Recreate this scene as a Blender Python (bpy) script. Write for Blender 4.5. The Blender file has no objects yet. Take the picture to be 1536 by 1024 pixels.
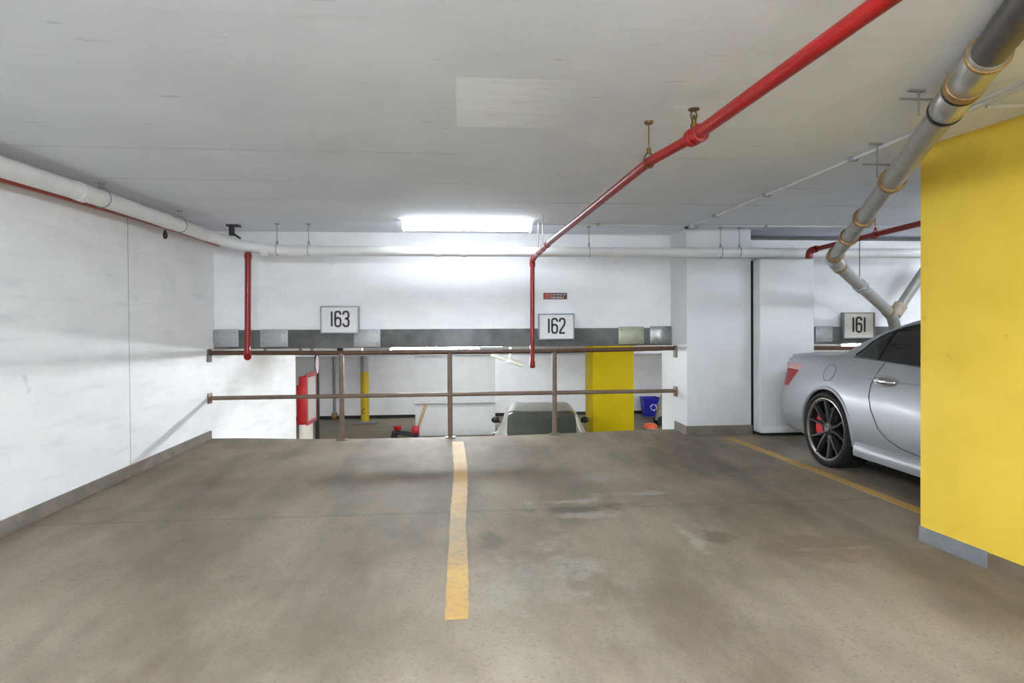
import bpy, bmesh, math, random
import numpy as np
from mathutils import Vector, Matrix

random.seed(4)
S = bpy.context.scene
COL = S.collection
PI = math.pi


# ------------------------------------------------------------------ helpers
def lin(c):
    return tuple(((x / 255) / 12.92 if x / 255 <= .04045 else ((x / 255 + .055) / 1.055) ** 2.4) for x in c) + (1,)


class MB:
    """collects shapes and links them as ONE mesh object"""

    def __init__(self):
        self.v, self.f = [], []

    def add(self, vs, fs):
        b = len(self.v)
        self.v += [tuple(x) for x in vs]
        self.f += [tuple(b + i for i in f) for f in fs]
        return self

    def box(self, x0, x1, y0, y1, z0, z1, bev=0.0, seg=2, M=None):
        bm = bmesh.new()
        vs = [bm.verts.new((x, y, z)) for x in (x0, x1) for y in (y0, y1) for z in (z0, z1)]
        for q in ((0, 1, 3, 2), (4, 6, 7, 5), (0, 4, 5, 1), (2, 3, 7, 6), (0, 2, 6, 4), (1, 5, 7, 3)):
            bm.faces.new([vs[i] for i in q])
        bm.normal_update()
        if bev:
            bmesh.ops.bevel(bm, geom=list(bm.edges), offset=bev, segments=seg, affect='EDGES', profile=.5)
        return self.bm(bm, M)

    def bm(self, bm, M=None):
        bm.verts.index_update()
        vs = [(M @ v.co) if M else v.co.copy() for v in bm.verts]
        fs = [[v.index for v in f.verts] for f in bm.faces]
        bm.free()
        return self.add(vs, fs)

    def tube(self, pts, r, n=16, caps=True, bend=0.0, steps=6):
        """swept round tube along a polyline; bend rounds the inner corners"""
        P = [Vector(p) for p in pts]
        if bend and len(P) > 2:
            Q = [P[0]]
            for a, b, c in zip(P, P[1:], P[2:]):
                d1, d2 = (a - b), (c - b)
                k = min(bend, d1.length * .49, d2.length * .49)
                s, e = b + d1.normalized() * k, b + d2.normalized() * k
                for i in range(steps + 1):
                    t = i / steps
                    Q.append(s * (1 - t) ** 2 + b * 2 * t * (1 - t) + e * t * t)
            Q.append(P[-1])
            P = Q
        rs = r if isinstance(r, (list, tuple)) else [r] * len(P)
        T = []
        for i in range(len(P)):
            t = (P[min(i + 1, len(P) - 1)] - P[max(i - 1, 0)]).normalized()
            T.append(t)
        up = Vector((0, 0, 1)) if abs(T[0].z) < .9 else Vector((1, 0, 0))
        nrm = (up - T[0] * up.dot(T[0])).normalized()
        vs, fs = [], []
        for i, p in enumerate(P):
            nrm = (nrm - T[i] * nrm.dot(T[i])).normalized()
            bi = T[i].cross(nrm)
            for k in range(n):
                a = 2 * PI * k / n
                vs.append(p + (nrm * math.cos(a) + bi * math.sin(a)) * rs[i])
        for i in range(len(P) - 1):
            for k in range(n):
                k2 = (k + 1) % n
                fs.append((i * n + k, i * n + k2, (i + 1) * n + k2, (i + 1) * n + k))
        if caps:
            fs.append(tuple(range(n - 1, -1, -1)))
            fs.append(tuple((len(P) - 1) * n + k for k in range(n)))
        return self.add(vs, fs)

    def lathe(self, prof, c, axis='z', n=32, closed=False):
        """prof: (radius, height) pairs turned about an axis through c"""
        vs, fs = [], []
        for (r, h) in prof:
            for k in range(n):
                a = 2 * PI * k / n
                x, y = r * math.cos(a), r * math.sin(a)
                if axis == 'z':
                    p = (x, y, h)
                elif axis == 'x':
                    p = (h, x, y)
                else:
                    p = (y, h, x)
                vs.append((c[0] + p[0], c[1] + p[1], c[2] + p[2]))
        m = len(prof)
        for i in range(m if closed else m - 1):
            j = (i + 1) % m
            for k in range(n):
                k2 = (k + 1) % n
                fs.append((i * n + k, i * n + k2, j * n + k2, j * n + k))
        return self.add(vs, fs)

    def disc(self, c, r, axis, n=24, h=.004):
        return self.lathe([(1e-4, 0), (r, 0), (r, h), (1e-4, h)], c, axis, n)

    def prism(self, poly, a0, a1, axis='y'):
        """poly: 2D points; extruded along axis from a0 to a1"""
        n = len(poly)

        def P(p, a):
            return {'y': (p[0], a, p[1]), 'x': (a, p[0], p[1]), 'z': (p[0], p[1], a)}[axis]
        vs = [P(p, a0) for p in poly] + [P(p, a1) for p in poly]
        fs = [tuple(range(n)), tuple(range(2 * n - 1, n - 1, -1))]
        fs += [(i, i + n, (i + 1) % n + n, (i + 1) % n) for i in range(n)]
        return self.add(vs, fs)

    def build(self, name, mat, parent=None, origin=None, sharp=35):
        me = bpy.data.meshes.new(name)
        o = bpy.data.objects.new(name, me)
        off = Vector((0, 0, 0))
        if origin is not None:
            off = Vector(origin)
            o.location = off
        elif parent is not None:
            off = Vector(parent.get('_o', (0, 0, 0)))
        me.from_pydata([tuple(Vector(v) - off) for v in self.v], [], self.f)
        bm = bmesh.new()
        bm.from_mesh(me)
        bmesh.ops.recalc_face_normals(bm, faces=bm.faces)
        bm.to_mesh(me)
        bm.free()
        me.materials.append(mat)
        me.shade_smooth()
        me.set_sharp_from_angle(angle=math.radians(sharp))
        COL.objects.link(o)
        if parent is not None:
            o.parent = parent
            o['_o'] = tuple(off)
        return o


def thing(name, label, cat, loc, group=None, rot=(0, 0, 0), local=False):
    o = bpy.data.objects.new(name, None)
    COL.objects.link(o)
    o.location = loc
    o.rotation_euler = rot
    o['_o'] = (0, 0, 0) if local else tuple(loc)
    o.empty_display_size = .1
    o['label'], o['category'] = label, cat
    if group:
        o['group'] = group
    return o


def tag(o, label, cat, group=None):
    o['label'], o['category'] = label, cat
    if group:
        o['group'] = group
    return o


def struct(mb, name, mat, sharp=35):
    o = mb.build(name, mat, sharp=sharp)
    o['kind'] = 'structure'
    return o


# ------------------------------------------------------------------ materials
class NT:
    def __init__(self, name):
        self.m = bpy.data.materials.new(name)
        self.m.use_nodes = True
        self.t = self.m.node_tree
        self.b = self.t.nodes['Principled BSDF']
        g = self.t.nodes.new('ShaderNodeNewGeometry')
        self.pos = g.outputs['Position']
        self._xyz = None

    def n(self, typ, **kw):
        nd = self.t.nodes.new(typ)
        for k, v in kw.items():
            setattr(nd, k, v)
        return nd

    def put(self, sock, v):
        if hasattr(v, 'is_output') or isinstance(v, bpy.types.NodeSocket):
            self.t.links.new(v, sock)
        else:
            sock.default_value = v

    def math(self, op, a, b=0.0, c=0.0, clamp=False):
        nd = self.n('ShaderNodeMath', operation=op, use_clamp=clamp)
        for i, x in enumerate((a, b, c)):
            self.put(nd.inputs[i], x)
        return nd.outputs[0]

    @property
    def xyz(self):
        if self._xyz is None:
            s = self.n('ShaderNodeSeparateXYZ')
            self.t.links.new(self.pos, s.inputs[0])
            self._xyz = s.outputs
        return self._xyz

    def noise(self, scale, detail=4, rough=.55, stretch=(1, 1, 1), dist=0.0):
        mp = self.n('ShaderNodeMapping')
        self.t.links.new(self.pos, mp.inputs[0])
        mp.inputs['Scale'].default_value = stretch
        nd = self.n('ShaderNodeTexNoise')
        self.t.links.new(mp.outputs[0], nd.inputs['Vector'])
        nd.inputs['Scale'].default_value = scale
        nd.inputs['Detail'].default_value = detail
        nd.inputs['Roughness'].default_value = rough
        nd.inputs['Distortion'].default_value = dist
        return nd.outputs[0]

    def ramp(self, f, a, b):
        nd = self.n('ShaderNodeMapRange', interpolation_type='SMOOTHSTEP')
        self.put(nd.inputs[0], f)
        nd.inputs[1].default_value, nd.inputs[2].default_value = a, b
        return nd.outputs[0]

    def mix(self, f, a, b):
        nd = self.n('ShaderNodeMix', data_type='RGBA')
        self.put(nd.inputs[0], f)
        self.put(nd.inputs[6], a)
        self.put(nd.inputs[7], b)
        return nd.outputs[2]

    def line(self, coord, at, half, soft=.004):
        d = self.math('ABSOLUTE', self.math('SUBTRACT', coord, at))
        return self.math('SUBTRACT', 1.0, self.ramp(d, half, half + soft))

    def ellipse(self, cx, cy, rx, ry, wob=.35, ns=5.0, soft=.35, off=0.0):
        """soft irregular blob in plan"""
        x = self.math('DIVIDE', self.math('SUBTRACT', self.xyz[0], cx), rx)
        y = self.math('DIVIDE', self.math('SUBTRACT', self.xyz[1], cy), ry)
        d = self.math('SQRT', self.math('ADD', self.math('MULTIPLY', x, x), self.math('MULTIPLY', y, y)))
        w = self.math('MULTIPLY', self.math('SUBTRACT', self.noise(ns, 4), .5), wob * 4)
        d = self.math('ADD', d, w)
        return self.math('SUBTRACT', 1.0, self.ramp(d, 1.0 - soft + off, 1.0 + soft * .3 + off))

    def rect(self, x0, x1, y0, y1, soft=.01, wob=.02, ns=9.0):
        w = self.math('MULTIPLY', self.math('SUBTRACT', self.noise(ns, 3), .5), wob * 2)
        x = self.math('ADD', self.xyz[0], w)
        y = self.math('ADD', self.xyz[1], w)
        m = self.ramp(x, x0, x0 + soft)
        m = self.math('MULTIPLY', m, self.math('SUBTRACT', 1.0, self.ramp(x, x1 - soft, x1)))
        m = self.math('MULTIPLY', m, self.ramp(y, y0, y0 + soft))
        return self.math('MULTIPLY', m, self.math('SUBTRACT', 1.0, self.ramp(y, y1 - soft, y1)))

    def bump(self, h, strength=.2, dist=.01):
        nd = self.n('ShaderNodeBump')
        nd.inputs['Strength'].default_value = strength
        nd.inputs['Distance'].default_value = dist
        self.t.links.new(h, nd.inputs['Height'])
        self.t.links.new(nd.outputs[0], self.b.inputs['Normal'])

    def done(self, color, rough=.6, metal=0.0, coat=0.0, spec=.5):
        self.put(self.b.inputs['Base Color'], color)
        self.put(self.b.inputs['Roughness'], rough)
        self.b.inputs['Metallic'].default_value = metal
        self.b.inputs['Coat Weight'].default_value = coat
        self.b.inputs['Specular IOR Level'].default_value = spec
        return self.m


def paint(name, c, rough=.5, var=.12, scale=6.0, metal=0.0, coat=0.0, bump=0.0, spec=.5):
    t = NT(name)
    c = lin(c)
    d = tuple(x * (1 - var) for x in c[:3]) + (1,)
    n = t.noise(scale, 5)
    if bump:
        t.bump(t.noise(scale * 8, 3), bump, .004)
    return t.done(t.mix(t.ramp(n, .3, .7), d, c), rough, metal, coat, spec)


def emit(name, c, s):
    m = bpy.data.materials.new(name)
    m.use_nodes = True
    b = m.node_tree.nodes['Principled BSDF']
    b.inputs['Base Color'].default_value = (.9, .9, .9, 1)
    b.inputs['Emission Color'].default_value = c
    b.inputs['Emission Strength'].default_value = s
    return m


M = {}
M['white_paint'] = paint('white painted concrete', (220, 220, 219), .6, .07, 2.5, bump=.15)
M['white_metal'] = paint('white enamel', (235, 235, 235), .4, .04)
M['pipe_white'] = paint('white painted pipe', (232, 232, 230), .45, .06, 9)
M['red'] = paint('red pipe paint', (142, 4, 6), .38, .12, 12, coat=.15)
M['red_dull'] = paint('dull red pipe paint', (160, 50, 34), .45, .15, 12)
M['red_box'] = paint('red cabinet enamel', (156, 4, 7), .45, .08)
M['pink_red'] = paint('red cabinet frame', (164, 62, 66), .4, .08)
M['brown'] = paint('brown railing paint', (120, 98, 82), .45, .2, 14)
M['darkbrown'] = paint('dark brown rail paint', (96, 66, 46), .45, .3, 14)
M['galv'] = paint('galvanised plate', (172, 173, 172), .45, .12, 14, metal=.3)
M['galv_shiny'] = paint('bright galvanised plate', (180, 182, 178), .3, .4, 9, metal=.8)
M['galv_tan'] = paint('greenish galvanised plate', (172, 172, 148), .38, .15, 12, metal=.4)
M['steel_dark'] = paint('dark hanger steel', (70, 68, 66), .5, .3, 30, metal=.6)
M['hanger_grey'] = paint('painted hanger', (130, 128, 126), .5, .3, 30)
M['brass'] = paint('aged brass', (120, 92, 48), .4, .35, 40, metal=.8)
M['steel_band'] = paint('stainless coupling', (186, 184, 178), .3, .15, 10, metal=.7)
M['rust_band'] = paint('rusty clamp band', (165, 128, 78), .5, .35, 40, metal=.4)
M['joint_beige'] = paint('stained joint wrap', (182, 166, 146), .6, .3, 22)
M['iron'] = paint('dark cast iron', (88, 82, 80), .38, .3, 26, metal=.25, bump=.2)
M['iron_grey'] = paint('grey pipe', (164, 160, 154), .36, .22, 16, metal=.3)
M['conduit'] = paint('painted conduit', (205, 205, 205), .45, .1)
M['frame_grey'] = paint('sign frame aluminium', (150, 150, 150), .4, .1, metal=.3)
M['sign_white'] = paint('sign face', (226, 224, 224), .4, .03)
M['pane_pale'] = paint('pale cabinet glazing', (188, 186, 178), .3, .05)
M['sign_cream'] = paint('cream sign face', (214, 208, 194), .4, .05)
M['sign_ink'] = paint('dark brown number ink', (56, 40, 38), .5, .05)
M['ink_black'] = paint('black ink', (28, 24, 26), .5, .05)
M['orange'] = paint('orange ink', (226, 96, 48), .5, .05)
M['sticker_red'] = paint('sticker red', (120, 44, 46), .45, .08)
M['yellow_lower'] = paint('mustard yellow paint', (194, 170, 4), .6, .06, 3, bump=.1, spec=.15)
M['yellow_post'] = paint('post yellow paint', (206, 178, 10), .5, .08, 5)
M['black'] = paint('black plastic', (22, 22, 22), .5, .1)
M['rubber'] = paint('tyre rubber', (34, 32, 31), .7, .2, 30, spec=.3)
M['blue'] = paint('blue bin plastic', (12, 22, 168), .4, .05)
M['bag_grey'] = paint('grey canvas', (150, 146, 136), .8, .15, 20)
M['wood'] = paint('pale wood handle', (206, 168, 112), .6, .2, 30)
M['jack_red'] = paint('jack red enamel', (190, 22, 28), .4, .15, 20)
M['beige'] = paint('beige concrete post', (206, 200, 188), .7, .08)
M['shade_grey'] = paint('shade grey beam', (170, 172, 176), .7, .08, 3)
M['cement'] = paint('cement grey', (138, 136, 132), .8, .2, 9, bump=.3)
M['silver'] = paint('silver car paint', (150, 151, 154), .45, .02, 2, metal=.25, coat=.15)
M['silver'].node_tree.nodes['Principled BSDF'].inputs['Coat Roughness'].default_value = .2
M['champagne'] = paint('champagne car paint', (146, 143, 132), .34, .02, 2, metal=.3, coat=.4)
M['glass'] = paint('tinted car glass', (20, 21, 18), .04, .05, 2, spec=.8)
M['glass_green'] = paint('green tinted rear glass', (40, 46, 38), .06, .08, 2, spec=.8)
M['rim'] = paint('gunmetal wheel', (74, 72, 71), .35, .1, 20, metal=.7)
M['rim_lip'] = paint('machined rim lip', (160, 152, 146), .3, .1, 20, metal=.8)
M['disc'] = paint('brake disc steel', (60, 57, 54), .35, .2, 20, metal=.8)
M['caliper'] = paint('red brake caliper', (205, 16, 30), .35, .08)
M['chrome'] = paint('chrome', (205, 205, 208), .12, .02, 3, metal=.95)
M['tail_red'] = paint('red tail lamp lens', (150, 8, 8), .3, .1, 8, spec=.25)
M['seam'] = paint('dark panel gap', (70, 70, 72), .6, .05)
M['grille'] = paint('black grille', (16, 16, 17), .4, .1)
M['tail_clear'] = paint('pinkish clear lens', (196, 150, 146), .2, .1, 8)
M['lens_clear'] = paint('clear lamp lens', (220, 222, 224), .1, .03)
M['rust_conc'] = paint('brown patched base', (110, 94, 75), .8, .3, 7)
M['tube_up'] = emit('lit fluorescent diffuser', (.87, .945, 1.0, 1), 4.2)
M['tube_hang'] = emit('lit bare tube', (.83, .93, 1.0, 1), 50.0)
M['tube_low'] = emit('lit fluorescent tube', (.87, .94, 1.0, 1), 70.0)
M['tube_dim'] = emit('added fill tube', (.83, .93, 1.0, 1), 11.0)  # weaker tube for the added lamp behind the yellow pillar
M['tube_far'] = emit('lit far tube', (.89, .95, 1.0, 1), 17.0)
M['lens_lit'] = emit('lit sign lens', (1, .95, .85, 1), .6)


def mat_floor():
    t = NT('worn parking slab')
    n1, n2 = t.noise(1.1, 6, .6, (1, .55, 1)), t.noise(60, 3, .6)
    c = t.mix(t.ramp(n1, .3, .72), lin((110, 98, 83)), lin((152, 139, 122)))
    c = t.mix(t.math('MULTIPLY', t.ramp(t.noise(4.5, 6, .65, (1, .4, 1)), .45, .75), .35), c, lin((158, 147, 132)))
    # tyre sweeps: long, gently curving darker rubber bands
    swp = t.noise(.9, 2, .5, (2.6, .35, 1), .6)
    c = t.mix(t.math('MULTIPLY', t.ramp(swp, .5, .68), .28), c, lin((92, 84, 75)))
    # warm rusty tint towards the wide bay mouth
    c = t.mix(t.math('MULTIPLY', t.ramp(t.noise(.7, 3), .55, .75), .25), c, lin((132, 114, 96)))
    # stains with shapes of their own
    for (x, y, rx, ry, col, k) in (
            (.78, 4.18, .34, .07, (92, 81, 68), .65), (.18, 3.62, .10, .13, (96, 86, 74), .5),
            (1.55, 3.52, .11, .13, (102, 89, 73), .6), (2.05, 3.35, .36, .22, (114, 97, 76), .45),
            (1.1, 4.25, .12, .05, (92, 81, 68), .5)):
        c = t.mix(t.math('MULTIPLY', t.ellipse(x, y, rx * 1.05, ry * 1.1, .6, 7, .6), k * 1.15), c, lin(col))
    for (x, y, rx, ry, k) in ((.75, 4.36, .35, .045, .5), (.85, 4.02, .26, .06, .45), (1.33, 4.52, .28, .05, .45), (1.2, 5.0, .16, .12, .28),
                              (.34, 3.1, .3, .35, .22), (2.15, 3.3, .3, .025, .4), (.6, 3.3, .08, .35, .25), (1.40, 3.56, .035, .16, .5)):
        c = t.mix(t.math('MULTIPLY', t.ellipse(x, y, rx * 1.15, ry * 1.2, 1.1, 6, .9), k * 1.15), c, lin((164, 158, 150)))
    c = t.mix(t.math('MULTIPLY', t.line(t.xyz[1], 4.2, .012, .02), .25), c, lin((94, 86, 75)))
    c = t.mix(t.math('MULTIPLY', t.ramp(n2, .5, .72), .4), c, lin((92, 84, 73)))
    t.bump(n2, .25, .004)
    return t.done(c, t.math('ADD', .6, t.math('MULTIPLY', n1, .25)), spec=.12)


def mat_ceiling():
    t = NT('painted slab soffit')
    n = t.noise(1.3, 5, .55)
    c = t.mix(t.ramp(n, .3, .7), lin((218, 223, 232)), lin((226, 231, 240)))
    for y, k in ((3.72, .22), (4.55, .22), (5.28, .4), (2.05, .1)):
        w = t.math('MULTIPLY', t.math('SUBTRACT', t.noise(2.0, 3), .5), .05)
        br = t.ramp(t.noise(.9 + y * .1, 3, .5, (1, .3, 1)), .42, .6)
        c = t.mix(t.math('MULTIPLY', br, t.math('MULTIPLY', t.line(t.math('ADD', t.xyz[1], w), y, .006, .02), k)), c, lin((150, 150, 150)))
    c = t.mix(t.math('MULTIPLY', t.ramp(t.noise(7, 4, .6, (.5, 2.2, 1)), .66, .74), .45), c, lin((168, 168, 168)))
    # plaster patch, bright at its left end and smeared out to the right
    m = t.rect(-.015, .64, 2.51, 3.18, .012, .006)
    fade = t.math('SUBTRACT', 1.0, t.ramp(t.xyz[0], .2, .62))
    sm = t.math('MULTIPLY', t.ramp(t.noise(4.5, 4, .6, (.6, 3.4, 1), 1.6), .2, .62), 1.0)
    left = t.math('SUBTRACT', 1.0, t.ramp(t.xyz[0], .13, .15))
    f = t.math('MULTIPLY', m, t.math('MAXIMUM', t.math('MULTIPLY', fade, sm), t.math('MULTIPLY', left, .85)))
    c = t.mix(f, c, lin((243, 249, 255)))
    m2 = t.rect(.95, 1.75, 2.2, 3.1, .02, .03)
    c = t.mix(t.math('MULTIPLY', m2, .3), c, lin((234, 240, 250)))
    t.bump(t.noise(18, 4, .6, (.6, 1.6, 1)), .12, .01)
    return t.done(c, .75, spec=.3)


def mat_wall(name, boards=False, joint=None, blocks=False):
    t = NT(name)
    n = t.noise(2.0, 5, .6, (1, 1, 1.8))
    c = t.mix(t.ramp(n, .3, .75), lin((238, 238, 239)), lin((247, 247, 247)))
    if boards:
        c = t.mix(t.math('MULTIPLY', t.ramp(t.noise(3.2, 4, .6, (.4, .4, 3.5)), .5, .8), .35), c, lin((196, 197, 200)))
    spots = t.ramp(t.noise(6.5, 2, .4, (1, 1.4, .8)), .74, .79)
    c = t.mix(t.math('MULTIPLY', spots, .2), c, lin((150, 150, 150)))
    if joint is not None:
        c = t.mix(t.math('MULTIPLY', t.line(t.xyz[1], joint, .005, .004), .5), c, lin((120, 118, 116)))
    if blocks:
        br = t.n('ShaderNodeTexBrick')
        mp = t.n('ShaderNodeMapping')
        t.t.links.new(t.pos, mp.inputs[0])
        mp.inputs['Rotation'].default_value = (PI / 2, 0, 0)
        t.t.links.new(mp.outputs[0], br.inputs['Vector'])
        br.inputs['Scale'].default_value = 1.0
        br.inputs['Brick Width'].default_value = .41
        br.inputs['Row Height'].default_value = .205
        br.inputs['Mortar Size'].default_value = .006
        br.inputs['Mortar Smooth'].default_value = .6
        c = t.mix(t.math('MULTIPLY', br.outputs['Fac'], .07), c, lin((170, 170, 170)))
    t.bump(t.noise(30, 4), .15, .006)
    return t.done(c, .6, spec=.35)


def mat_beam():
    t = NT('bare slab edge concrete')
    c = t.mix(t.ramp(t.noise(3.2, 6, .65), .3, .7), lin((88, 88, 86)), lin((118, 118, 117)))
    b = t.math('MULTIPLY', t.ramp(t.noise(1.6, 3, .5, (1, 1, .5)), .52, .68), .5)
    c = t.mix(b, c, lin((160, 160, 166)))
    c = t.mix(t.math('MULTIPLY', t.ramp(t.noise(22, 4), .6, .75), .4), c, lin((86, 86, 84)))
    t.bump(t.noise(26, 5), .35, .008)
    return t.done(c, .8, spec=.3)


def mat_yellow():
    t = NT('yellow wall paint')
    c = t.mix(t.ramp(t.noise(2.2, 5), .3, .7), lin((216, 182, 58)), lin((224, 190, 66)))
    c = t.mix(t.math('MULTIPLY', t.ramp(t.noise(9, 3), .7, .76), .45), c, lin((176, 148, 58)))
    t.bump(t.noise(26, 4), .2, .006)
    return t.done(c, .55, spec=.35)


def mat_base(name, a, b):
    t = NT(name)
    c = t.mix(t.ramp(t.noise(6, 5, .6), .35, .65), lin(a), lin(b))
    c = t.mix(t.math('MULTIPLY', t.ramp(t.noise(24, 4), .6, .72), .4), c, lin((98, 90, 80)))
    t.bump(t.noise(30, 4), .3, .006)
    return t.done(c, .7)


def mat_stripe():
    t = NT('worn yellow line paint')
    c = t.mix(t.ramp(t.noise(3, 4), .3, .7), lin((178, 137, 66)), lin((190, 150, 74)))
    # traffic wear: floor shows through, most of it where wheels turn
    bare = t.math('MULTIPLY', t.ellipse(-.02, 3.75, .3, .55, .3, 3, .6), .55)
    w = t.math('ADD', t.math('MULTIPLY', t.ramp(t.noise(26, 5, .7), .48, .66), .6), bare, clamp=True)
    c = t.mix(w, c, lin((140, 122, 98)))
    return t.done(c, .65)


M['floor'] = mat_floor()
M['ceiling'] = mat_ceiling()
M['wall_left'] = mat_wall('left wall paint', True, 5.5)
M['wall'] = mat_wall('wall paint')
M['pillar'] = paint('pillar paint', (220, 220, 220), .6, .05, 2.0, bump=.12)
M['blocks'] = mat_wall('painted block wall', blocks=True)
M['beam'] = mat_beam()
M['yellow'] = mat_yellow()
M['base'] = mat_base('taupe base band', (108, 98, 86), (126, 115, 101))
M['base_grey'] = mat_base('grey base band', (112, 113, 117), (128, 129, 133))
M['stripe'] = mat_stripe()
M['floor_low'] = paint('lower slab', (132, 120, 102), .55, .2, 2.5, bump=.2)


def fz(y):          # the parking slab falls gently away from the railing
    return -.14 + .02 * y


def sst(x, a, b):
    t = min(1, max(0, (x - a) / (b - a)))
    return t * t * (3 - 2 * t)


def fzx(x, y):      # a shallow hollow along the middle of the far edge
    return fz(y) - .038 * sst(y, 5.6, 7.1) * sst(x, -2.8, -1.3) * (1 - sst(x, .3, 2.6))


def cz(y):          # soffit follows it
    return 2.15 + .035 * y


XL, XR, YB, YE, YW = -2.86, 9.2, -7.0, 7.20, 7.33
LZ = -1.5

# ------------------------------------------------------------------ the setting
ys = [YB, -3, 0, 2, 4, 5.0, 5.5, 6.0, 6.3, 6.6, 6.8, 7.0, YE]
xs_ = [XL - .2, XL] + [XL + (2.62 - XL) * k / 22 for k in range(1, 23)] + [4, 6, XR]
nx = len(xs_)
vs, fs = [], []
for y in ys:
    vs += [(x, y, fzx(x, y)) for x in xs_]
for i in range(len(ys) - 1):
    for q in range(nx - 1):
        fs.append((i * nx + q, i * nx + q + 1, (i + 1) * nx + q + 1, (i + 1) * nx + q))
n, k = len(vs), (len(ys) - 1) * nx
vs += [(x, YE, -.22) for x in xs_]
fs += [(k + q, k + q + 1, n + q + 1, n + q) for q in range(nx - 1)]
n2 = len(vs)
vs += [(XL - .2, YB, -.5), (XR, YB, -.5)]
fs += [tuple(range(n, n + nx)) + (n2 + 1, n2), tuple(range(nx)) + (n2 + 1, n2)]
struct(MB().add(vs, fs), 'floor', M['floor'])


def slope_slab(x0, x1, y0, y1, za, zb, th):
    """horizontal slab whose underside runs za->zb"""
    return MB().add([(x0, y0, za), (x1, y0, za), (x1, y1, zb), (x0, y1, zb), (x0, y0, za + th), (x1, y0, za + th), (x1, y1, zb + th), (x0, y1, zb + th)],
                    [(0, 1, 2, 3), (4, 5, 6, 7), (0, 1, 5, 4), (1, 2, 6, 5), (2, 3, 7, 6), (3, 0, 4, 7)])


struct(slope_slab(XL - .2, XR + .2, YB - .2, YW + .2, cz(YB - .2), cz(YW + .2), .25), 'ceiling', M['ceiling'])
struct(MB().box(XL - .2, XL, YB, 10.8, LZ, 2.6), 'wall_left', M['wall_left'])
struct(MB().box(XR, XR + .2, YB, 20, LZ, 2.6), 'wall_right', M['wall'])
struct(MB().box(XL, 3.1, YW, YW + .2, 1.25, 2.6), 'wall_far', M['blocks'])
struct(MB().box(3.1, XR, YW, YW + .2, 1.25, 2.35), 'wall_far_right', M['blocks'])
struct(MB().box(3.1, XR, YW + .2, YW + .3, 1.25, 2.6), 'wall_far_recess', M['cement'])
struct(MB().box(XL, XR, 7.30, 7.53, 1.03, 1.25, .006), 'trim_1', M['beam'])
struct(MB().box(XL - 6, XR, 7.53, 20.2, 1.03, 1.25), 'ceiling_lower', M['wall'])
struct(MB().box(XL - 6, XR, 7.05, 20.2, LZ - .2, LZ), 'floor_lower', M['floor_low'])
struct(MB().box(XL, XR, 7.05, YE - .002, LZ, -.22), 'wall_lower_near', M['cement'])
struct(MB().box(XL - 6, XR, 19.9, 20.1, LZ, 1.03), 'wall_lower_far', M['wall'])
struct(MB().box(XL - 6.2, XL - 6, 10.8, 20.1, LZ, 1.25), 'wall_lower_left', M['wall'])
struct(MB().box(XL - 6, XL - .2, 10.6, 10.8, LZ, 1.03), 'wall_lower_return', M['wall'])
struct(MB().box(XL - 5.9, 9.2, 19.87, 19.9, LZ, LZ + .1), 'baseboard_lower', M['black'])
# drop beam over the lower far aisle, coloured grey for the shade band
struct(MB().box(XL - 6, XR, 15.55, 15.95, .66, 1.03), 'trim_2', M['shade_grey'])


def baseboard(x0, x1, y0, y1, h):
    b = MB()
    b.add([(x0, y0, fz(y0)), (x1, y0, fz(y0)), (x1, y1, fz(y1)), (x0, y1, fz(y1)),
           (x0, y0, fz(y0) + h), (x1, y0, fz(y0) + h), (x1, y1, fz(y1) + h), (x0, y1, fz(y1) + h)],
          [(0, 1, 2, 3), (4, 5, 6, 7), (0, 1, 5, 4), (1, 2, 6, 5), (2, 3, 7, 6), (3, 0, 4, 7)])
    return b


struct(baseboard(XL, XL + .02, YB, 7.17, .095), 'baseboard_left', M['base'])

# ------------------------------------------------------------------ pillars and the yellow wall
p = thing('pillar', 'broad white pillar between bays 162 and 161 with taupe base', 'pillar', (3.01, 7.2, 0))
MB().box(2.62, 3.40, 6.80, 7.68, LZ, cz(6.8) + .03, .012).build('shaft', M['pillar'], p)
b = baseboard(2.606, 3.405, 6.786, 7.18, .105)
o = b.build('base_band', M['base'], p)
o['label'] = 'taupe painted base band'

p = thing('boxed_enclosure', 'tall white boxed enclosure behind the silver car, right of white pillar', 'enclosure', (3.74, 6.9, fz(6.9)))
MB().box(3.416, 4.072, 6.63, 6.80, .035, 2.025, .018, 3).build('panel', M['white_paint'], p)
MB().box(3.42, 4.075, 6.62, 6.80, .03, .105, .006).build('kickboard', M['white_paint'], p)
o = MB().box(3.412, 4.06, 6.80, 7.25, fz(6.8), 2.02).build('backing', M['black'], p)  # black block put in to darken the gap beside the pillar
MB().box(3.46, 4.05, 6.68, 6.80, fz(6.7), .034).build('gap_shade', M['black'], p)  # black strip standing in for the shade under the panel

# yellow wall end: slightly skewed to the bay
ang = math.atan2(.07, .62)
A, B = Vector((2.732, 3.37)), Vector((2.815, 2.60))
dr = (B - A).normalized()
nr = Vector((-dr.y, dr.x))
if nr.x < 0:
    nr = -nr
Lw, Tw = 2.2, .42


def ywall(off0, off1, zt, l0=0.0, l1=Lw, bot=None, zoff=0.0):
    q = [A + dr * l0 + nr * off0, A + dr * l1 + nr * off0, A + dr * l1 + nr * off1, A + dr * l0 + nr * off1]
    zb = bot or (lambda y: fz(y) - .02)
    v = [(c.x, c.y, zb(c.y)) for c in q] + [(c.x, c.y, zt(c.y)) for c in q]
    return MB().add(v, [(0, 1, 2, 3), (4, 5, 6, 7), (0, 1, 5, 4), (1, 2, 6, 5), (2, 3, 7, 6), (3, 0, 4, 7)])


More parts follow.
